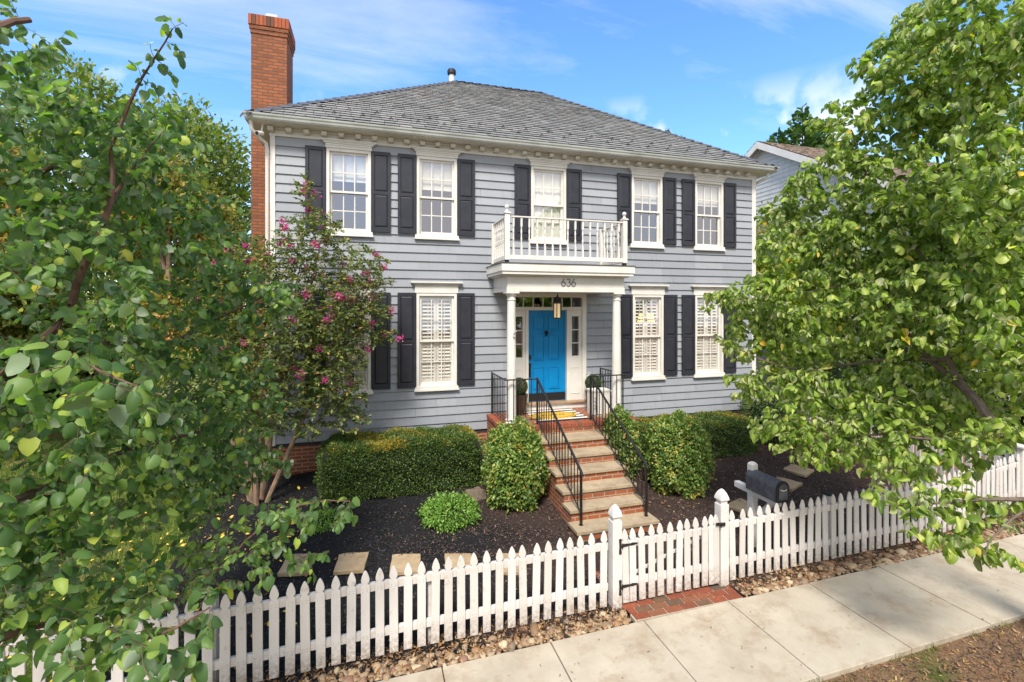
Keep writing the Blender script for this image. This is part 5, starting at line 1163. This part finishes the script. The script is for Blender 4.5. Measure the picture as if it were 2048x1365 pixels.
chips('mulch_chips', 'dark brown mulch chips over the bed around the steps and mailbox', 74000, (-.2, 10.8), (-5.0, 0), M['chip'], .032, lambda x, y: inbed(x, y) & (x + 1.1 * np.sin(y * 1.7) + rng.normal(0, .5, len(x)) > 1.6), tm='sliver')
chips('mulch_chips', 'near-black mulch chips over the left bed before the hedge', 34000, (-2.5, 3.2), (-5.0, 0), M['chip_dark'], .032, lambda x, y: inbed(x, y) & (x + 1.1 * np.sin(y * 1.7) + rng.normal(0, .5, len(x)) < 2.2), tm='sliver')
chips('fallen_leaves', 'small tan fallen leaves scattered on the mulch', 900, (-2.4, 10.5), (-4.9, -.2), M['litter'], .038, inbed, .012, tm='oval')
chips('fallen_leaves', 'yellow fallen leaves on the lawn and mulch at the left', 420, (-4.5, -.6), (-4.6, -.5), M['yleaf'], .065, lambda x, y: rng.random(len(x)) < np.clip((-x - .4) / 1.5, .1, 1), .03, tm='oval')
chips('dry_litter', 'dry leaf litter and twigs between the fence and the sidewalk', 9500, (-7, 12), (-5.13, -4.70), M['litter'], .032, lambda x, y: (x < 2.85) | (x > 4.42), .012, tm='sliver')
chips('dry_litter', 'wood chips and dead leaves on the bare soil below the street tree', 16000, (3.2, 12), (-8.6, -6.38), M['litter'], .030, lambda x, y: rng.random(len(x)) < np.clip((x - 3.0) / 3 + .25, 0, 1), -.045, tm='sliver')
chips('dark_soil_chips', 'dark brown soil crumbs below the street tree spilling on the sidewalk', 9000, (3.5, 12), (-8.6, -6.28), M['chip'], .036, lambda x, y: (y < -6.40 + .10 * np.sin(x * 3) + rng.normal(0, .05, len(x))) & (rng.random(len(x)) < np.clip((x - 3.6) / 2.5, .1, 1)), -.04, tm='sliver')
chips('sidewalk_litter', 'tiny dark crumbs and leaf bits lying on the sidewalk', 150, (0, 10), (-6.33, -5.2), M['litter'], .022, None, .0045, tm='sliver', tilt=.1)
# pebbles
n = 3600; x = rng.uniform(-6.5, 12, n); y = -5.12 + np.abs(rng.normal(0, .12, n)); k = (y < -4.80) & ((x < 2.82) | (x > 4.44)); x, y = x[k], y[k]; n = len(x)
sz = rng.gamma(3.0, .0052, n) + .009; import bmesh
bmi = bmesh.new(); bmesh.ops.create_icosphere(bmi, subdivisions=2, radius=1); IV = np.array([v.co[:] for v in bmi.verts]); IF = np.array([[v.index for v in f.verts] for f in bmi.faces]); bmi.free()
sc3 = np.stack([rng.uniform(.8, 1.5, n), rng.uniform(.65, 1.0, n), rng.uniform(.45, .75, n)], 1) * sz[:, None]; an = rng.uniform(0, 6.28, n)
Vp = IV[None] * (1 + .16 * np.sin(IV @ rng.normal(size=(3, n)) * 2.2).T[:, :, None]) * sc3[:, None, :]
ca, sa = np.cos(an)[:, None], np.sin(an)[:, None]
Vr = np.stack([Vp[:, :, 0] * ca - Vp[:, :, 1] * sa, Vp[:, :, 0] * sa + Vp[:, :, 1] * ca, Vp[:, :, 2]], 2)
zz_ = np.array([gz(a, b) for a, b in zip(x, y)]) + sz * .3 + rng.uniform(-.005, .012, n) - .02
Vr += np.stack([x, y, zz_], 1)[:, None, :]
tag(np_mesh('pebbles', Vr.reshape(-1, 3), (IF[None] + (np.arange(n) * len(IV))[:, None, None]).reshape(-1, 3), M['pebble'], None, True), 'tan and white river pebbles in the strip between the picket fence and the sidewalk', 'pebbles', None, 'stuff')
# grass
tmpl('blade', [(-.05, 0, 0), (.05, 0, 0), (.02, 1, .25), (-.02, 1, .25)], [(0, 1, 2, 3)])
def grass(lab, n, xr, yr, keep, h=.07):
    x = rng.uniform(*xr, n); y = rng.uniform(*yr, n); k = keep(x, y); x, y = x[k], y[k]; n = len(x)
    z = np.array([gz(a, b) for a, b in zip(x, y)]) - .05; A_ = np.stack([rng.normal(0, .45, n), rng.normal(0, .45, n), np.ones(n)], 1)
    o = leaves('grass', np.stack([x, y, z], 1), A_, rng.normal(size=(n, 3)), h * rng.uniform(.5, 1.4, n), 'blade', M['grassblade'], None, False)
    tag(o, lab, 'grass', None, 'stuff')
grass('green and straw coloured lawn grass behind the left end of the fence', 130000, (-9, -1.6), (-5.1, 4), lambda x, y: x < -1.9 + .35 * np.sin(y * 1.3) + rng.normal(0, .12, len(x)))
grass('patchy grass on the street strip at the bottom right', 15000, (2.6, 6.5), (-8.2, -6.4), lambda x, y: rng.random(len(x)) < np.clip(.95 - (x - 3.2) / 2.0, 0, 1) * (np.sin(x * 3.3) * np.sin(y * 4.1 + x) > -.35), .055)

grass('small weeds and grass tufts creeping over the edge of the sidewalk', 1600, (1.5, 11), (-6.42, -6.33), lambda x, y: np.sin(x * 5) + np.sin(x * 11.3) > .5, .05)

# ------------------------------------------------------------ neighbour house and far trees
nb = thing('neighbour_house', 'pale grey clapboard house with a white gable and brown shake roof behind the right tree', 'house', (19, 5, 0))
NX = 14.5; RY, RZn, SL = 4.83, 9.80, .575; y0n, y1n = -.2, 9.9
w_ = MB(); k = 0
while .5 + k * .16 < RZn:
    za, zb = .5 + k * .16, .5 + (k + 1) * .16; hw = lambda z: min((RZn - z) / SL, 5.0)
    for s_ in (0,):
        ya0, ya1, yb0, yb1 = RY - hw(za), RY + hw(za), RY - max(hw(zb), .01), RY + max(hw(zb), .01)
        w_.hexa([(NX - .02, ya0, za), (NX - .02, ya1, za), (NX, ya1, za), (NX, ya0, za), (NX - .004, yb0, zb), (NX - .004, yb1, zb), (NX, yb1, zb), (NX, yb0, zb)])
        if zb < 7.0: w_.hexa([(NX, y0n - .02 + .02, za), (24, y0n, za), (24, y0n + .02, za), (NX, y0n + .02, za), (NX, y0n + .012, zb), (24, y0n + .012, zb), (24, y0n + .02, zb), (NX, y0n + .02, zb)])
    k += 1
w_.box(NX + .001, 24, y0n + .021, y1n, 0, 6.9); w_.build('wall', M['siding2'], nb)
rf = MB()
for sgn in (-1, 1):
    k = 0
    while k * .16 < 5.75:
        d0, d1 = k * .16, (k + 1) * .16 * 1.0 + .03; x = NX - .32
        while x < 24.4:
            xb = x + rnd.uniform(.10, .22); ya, yb = RY + sgn * d0, RY + sgn * d1; za, zb = RZn + .16 - d0 * SL, RZn + .16 - d1 * SL; L_ = .028 + rnd.uniform(-.006, .008)
            rf.add([(x, ya, za), (xb - .01, ya, za), (xb - .01, yb, zb + L_), (x, yb, zb + L_), (x, yb, zb), (xb - .01, yb, zb)], [(0, 1, 2, 3), (3, 2, 5, 4)]); x = xb
        k += 1
rf.build('roof', M['cedar'], nb)
rk_ = MB()
for sgn in (-1, 1):
    for xa, xb, e in ((NX - .34, NX - .30, .26), (NX - .06, NX - .021, .22)):
        p0, p1 = (RY, RZn + .13), (RY + sgn * 5.6, RZn + .13 - 5.6 * SL)
        rk_.hexa([(xa, p0[0], p0[1] - e), (xb, p0[0], p0[1] - e), (xb, p0[0], p0[1]), (xa, p0[0], p0[1]), (xa, p1[0], p1[1] - e), (xb, p1[0], p1[1] - e), (xb, p1[0], p1[1]), (xa, p1[0], p1[1])])
    rk_.hexa([(NX - .30, RY, RZn + .05), (NX - .02, RY, RZn + .05), (NX - .02, RY, RZn + .08), (NX - .30, RY, RZn + .08), (NX - .30, RY + sgn * 5.6, RZn + .05 - 5.6 * SL), (NX - .02, RY + sgn * 5.6, RZn + .05 - 5.6 * SL), (NX - .02, RY + sgn * 5.6, RZn + .08 - 5.6 * SL), (NX - .30, RY + sgn * 5.6, RZn + .08 - 5.6 * SL)])
rk_.build('rake_board', M['white'], nb)
lw = MB(); y = 3.2
while y < 7.5:
    k = 0
    while k < 8:
        x = 13.3 + k * .15; z = 6.10 + k * .09; yb = y + rnd.uniform(.12, .24); lw.add([(x, y, z + .03), (x, yb - .01, z + .03), (x + .2, yb - .01, z + .11), (x + .2, y, z + .11), (x, y, z), (x, yb - .01, z)], [(0, 1, 2, 3), (4, 5, 1, 0)]); k += 1
    y += .2
lw.build('lower_roof', M['cedar'], nb)
MB().box(13.35, NX - .021, 3.2, 7.5, 0, 6.08).build('side_wing', M['siding2'], nb)

def bgtree(name, label, base, blobs, n, m, size, seed, tm='oval', trunk_r=.16, bark='bark', thr=-1.2, freq=2.2, cat='tree', group=None):
    rng = np.random.default_rng(seed); t = thing(name, label, cat, base, group)
    P, k = in_blobs(rng, blobs, n, .35); P = P + rng.normal(0, .12, P.shape); g = clumpy(rng, P, freq, thr); P = P[g]; k = k[g]
    C = np.array([b[:3] for b in blobs])[k]; d = unit(P - C)
    leaves('crown', P, unit(d + rng.normal(0, .7, P.shape)), unit(d + rng.normal(0, .6, P.shape) + np.array([0, 0, .6])), size * rng.uniform(.6, 1.4, len(P)), tm, m, t)
    b0 = Vector(base); s_ = MB(); top = max(b[2] for b in blobs); main = [b0 - Vector((0, 0, .2)), b0.lerp(Vector((blobs[0][0], blobs[0][1], top)), .5), Vector((blobs[0][0], blobs[0][1], top))]; s_.tube(main, [trunk_r, trunk_r * .6, trunk_r * .12], 8)
    for b in blobs:
        q = main[0].lerp(main[2], min(.8, max(.15, (b[2] - base[2]) / max(top - base[2], .1) * .6))); e = Vector(b[:3]); s_.tube([q, q.lerp(e, .5) + Vector((0, 0, .2)), e, e + Vector((rng.normal() * b[3] * .5, rng.normal() * b[4] * .5, b[5] * .6))], [trunk_r * .35, trunk_r * .22, trunk_r * .1, .01], 6)
    s_.build('trunk', M[bark], t, True); return t
bgtree('broadleaf_tree', 'large green tree with a domed crown beyond the left tree, left of the chimney', (-7.2, 8.5, .4), [(-7.2, 8.5, 7.5, 3.2, 2.8, 3.0), (-5.6, 7.6, 8.2, 1.8, 1.8, 1.9), (-9.6, 8.2, 8.8, 2.4, 2.2, 2.6), (-5.3, 7.2, 5.2, 2.0, 2.0, 2.6), (-8, 7.2, 4.5, 3, 2, 2.4), (-11.5, 8, 6, 2.2, 2.2, 3)], 52000, M['leaf_bg'], .17, 51)
bgtree('crape_myrtle', 'tall crape myrtle with olive and rust crown just left of the chimney', (-5.0, 4.2, .4), [(-5.0, 4.2, 5.6, 1.15, 1.1, 1.7), (-4.1, 3.8, 4.8, .85, .9, 1.7), (-5.7, 4.4, 6.6, .8, .9, 1.1), (-4.5, 3.8, 3.2, 1.2, 1.1, 1.5), (-3.8, 3.4, 2.2, .9, .8, 1.2)], 42000, M['leaf_olive'], .10, 52, bark='bark_tan')
bgtree('crape_myrtle', 'olive crape myrtle with a rusty top standing furthest left against the sky', (-9.4, 3.6, .3), [(-9.2, 3.6, 7.4, .8, .8, 1.0), (-8.7, 3.6, 6.4, 1.1, 1.0, 1.2), (-9.8, 3.6, 5.6, 1.4, 1.2, 1.8), (-8.2, 3.4, 4.5, 1.3, 1.2, 1.6)], 30000, M['leaf_olive'], .11, 53, bark='bark_tan')
bgtree('broadleaf_tree', 'yellow-green tree between the two houses, right of the white corner board', (11.9, 1.7, .4), [(11.9, 1.7, 5.4, .95, 1.1, 1.4), (11.6, 1.5, 3.8, 1.2, 1.2, 1.5), (12.6, 1.2, 4.5, 1.2, 1.2, 1.6), (12.2, 1.0, 2.4, 1.3, 1.2, 1.3)], 34000, M['leaf_yellow'], .11, 54)
bgtree('broadleaf_tree', 'olive tree showing over the right end of the roof', (16.5, 14, .4), [(16.5, 14, 9.4, 1.6, 1.5, 1.5), (15.2, 14, 8.6, 1.2, 1.2, 1.2), (18, 14, 9.0, 1.4, 1.3, 1.4)], 12000, M['leaf_olive'], .2, 55)
bgtree('broadleaf_tree', 'mid green tree behind the side fence, seen through gaps of the street tree', (13.6, -2.2, .2), [(13.6, -2.2, 5.0, 1.9, 1.8, 1.9), (12.9, -.6, 3.6, 1.3, 1.3, 1.5), (14.6, -3.6, 3.6, 1.6, 1.5, 1.7), (15.5, -1.5, 6.0, 1.5, 1.5, 1.6)], 30000, M['leaf_bg'], .12, 56)
for i, (x, y, s_) in enumerate(((13.6, -1.6, 1.2), (13.0, .6, 1.4), (14.2, -3.6, 1.1))):
    shrub('garden_shrub', ['dark leafy shrub beyond the side fence, nearest the two houses', 'dark leafy shrub beyond the side fence, by the yellow-green tree', 'dark leafy shrub beyond the side fence, nearest the street'][i], x, y, .1, s_, s_, 2.0 * s_, 6500, 'oval', M['leaf_hedge'], .09, 60 + i, out_=.8, group='dark shrubs beyond the side fence')
shrub('garden_shrub', 'dark shrub at the right end of the hedge, under the street tree', 9.2, -.9, .3, .75, .6, 1.35, 8000, 'oval', M['leaf_hedge'], .045, 66)
shrub('garden_shrub', 'broad leafy shrub left of the house corner behind the lawn', -3.6, 1.6, .3, 1.0, .9, 2.2, 9000, 'oval', M['leaf_bg'], .07, 67)
shrub('garden_shrub', 'dark leafy shrub by the trunk of the crape myrtle', -2.9, -.2, .3, .7, .6, 1.2, 7000, 'oval', M['leaf_hedge'], .05, 68)
bgtree('broadleaf_tree', 'leafy tree far left behind the street tree, low crown over the lawn', (-11.5, 2.5, .2), [(-11.5, 2.5, 4.0, 2.2, 2.0, 2.3), (-9.2, 2.4, 3.0, 1.6, 1.5, 1.6), (-13.5, 1.0, 4.5, 2.2, 2.0, 2.5), (-8.0, 3.6, 4.2, 1.4, 1.4, 1.4), (-6.6, 4.6, 3.2, 1.5, 1.2, 1.6)], 36000, M['leaf_bg'], .14, 57)
for i in range(7):
    shrub('boundary_shrub', ['leftmost', 'second', 'third', 'fourth', 'fifth', 'sixth', 'rightmost'][i] + ' dense shrub of the dark row across the back of the left lawn', -13.5 + i * 1.75, 5.6 + (i % 2) * .8, .2, 1.25, 1.0, 3.2 + .5 * (i % 3), 5000, 'oval', M['leaf_bg'], .12, 70 + i, out_=.8, group='row of shrubs behind the left lawn')
def conifer(label, x, y, h, r, n, seed):
    rng = np.random.default_rng(seed); t = thing('conifer', label, 'conifer', (x, y, .4), 'conifers beyond the neighbouring house')
    MB().tube([(x, y, .2), (x, y, h)], [.2, .02], 8).build('trunk', M['bark'], t)
    z = 1 + (h - 1) * (1 - np.sqrt(rng.random(n))); a = rng.uniform(0, 6.28, n); lay = np.sin(z * 5.2 + a * 1.0) * .16 + 1
    rr = r * ((h - z) / h) ** .62 * lay * rng.uniform(.2, 1.0, n) + .03; nb_ = np.round(a / (2 * math.pi / 9)) * (2 * math.pi / 9); a = a * .55 + nb_ * .45
    P = np.stack([x + rr * np.cos(a), y + rr * np.sin(a), z + rr * .12], 1); A_ = np.stack([np.cos(a), np.sin(a), np.full(n, .5)], 1) + rng.normal(0, .45, (n, 3))
    leaves('crown', P, A_, rng.normal(size=(n, 3)), rng.uniform(.14, .34, n), 'quad', M['needle'], t)
def cpos(u, v, d): q = at(u, v, d); return (q.x, q.y, q.z)
for i, ((x, y, h), r) in enumerate(((cpos(1605, 212, 27), 3.3), (cpos(1557, 262, 27), 2.2), (cpos(1650, 250, 27), 3.2), (cpos(1512, 295, 25), 1.4), (cpos(1363, 270, 33), .9), (cpos(1338, 256, 33), .9))):
    conifer(['tallest dark conifer behind the neighbour roof', 'conifer left of the tallest one, over the white gable', 'wide conifer at the right behind the street tree', 'small conifer at the left of the white gable', 'thin conifer tip over the right roof slope, right one of two', 'thin conifer tip over the right roof slope, left one of two'][i], x, y, h, r, 16000 if i < 4 else 4000, 80 + i)
# trees across the street that the windows mirror
bgtree('broadleaf_tree', 'leafy tree across the street behind the camera', (-3.5, -24, 0), [(-3.5, -24, 6, 3.5, 3, 3.6), (-7, -24, 5, 3, 2.5, 3), (-1, -25, 4.5, 2.6, 2.5, 2.6)], 9000, M['leaf_bg'], .32, 91)
bgtree('broadleaf_tree', 'second leafy tree across the street behind the camera, to the right', (14, -26, 0), [(14, -26, 5, 4, 3, 3.6), (19, -26, 5, 4, 3, 3.6), (9, -27, 3.4, 3, 3, 2.5)], 8000, M['leaf_bg'], .34, 92)
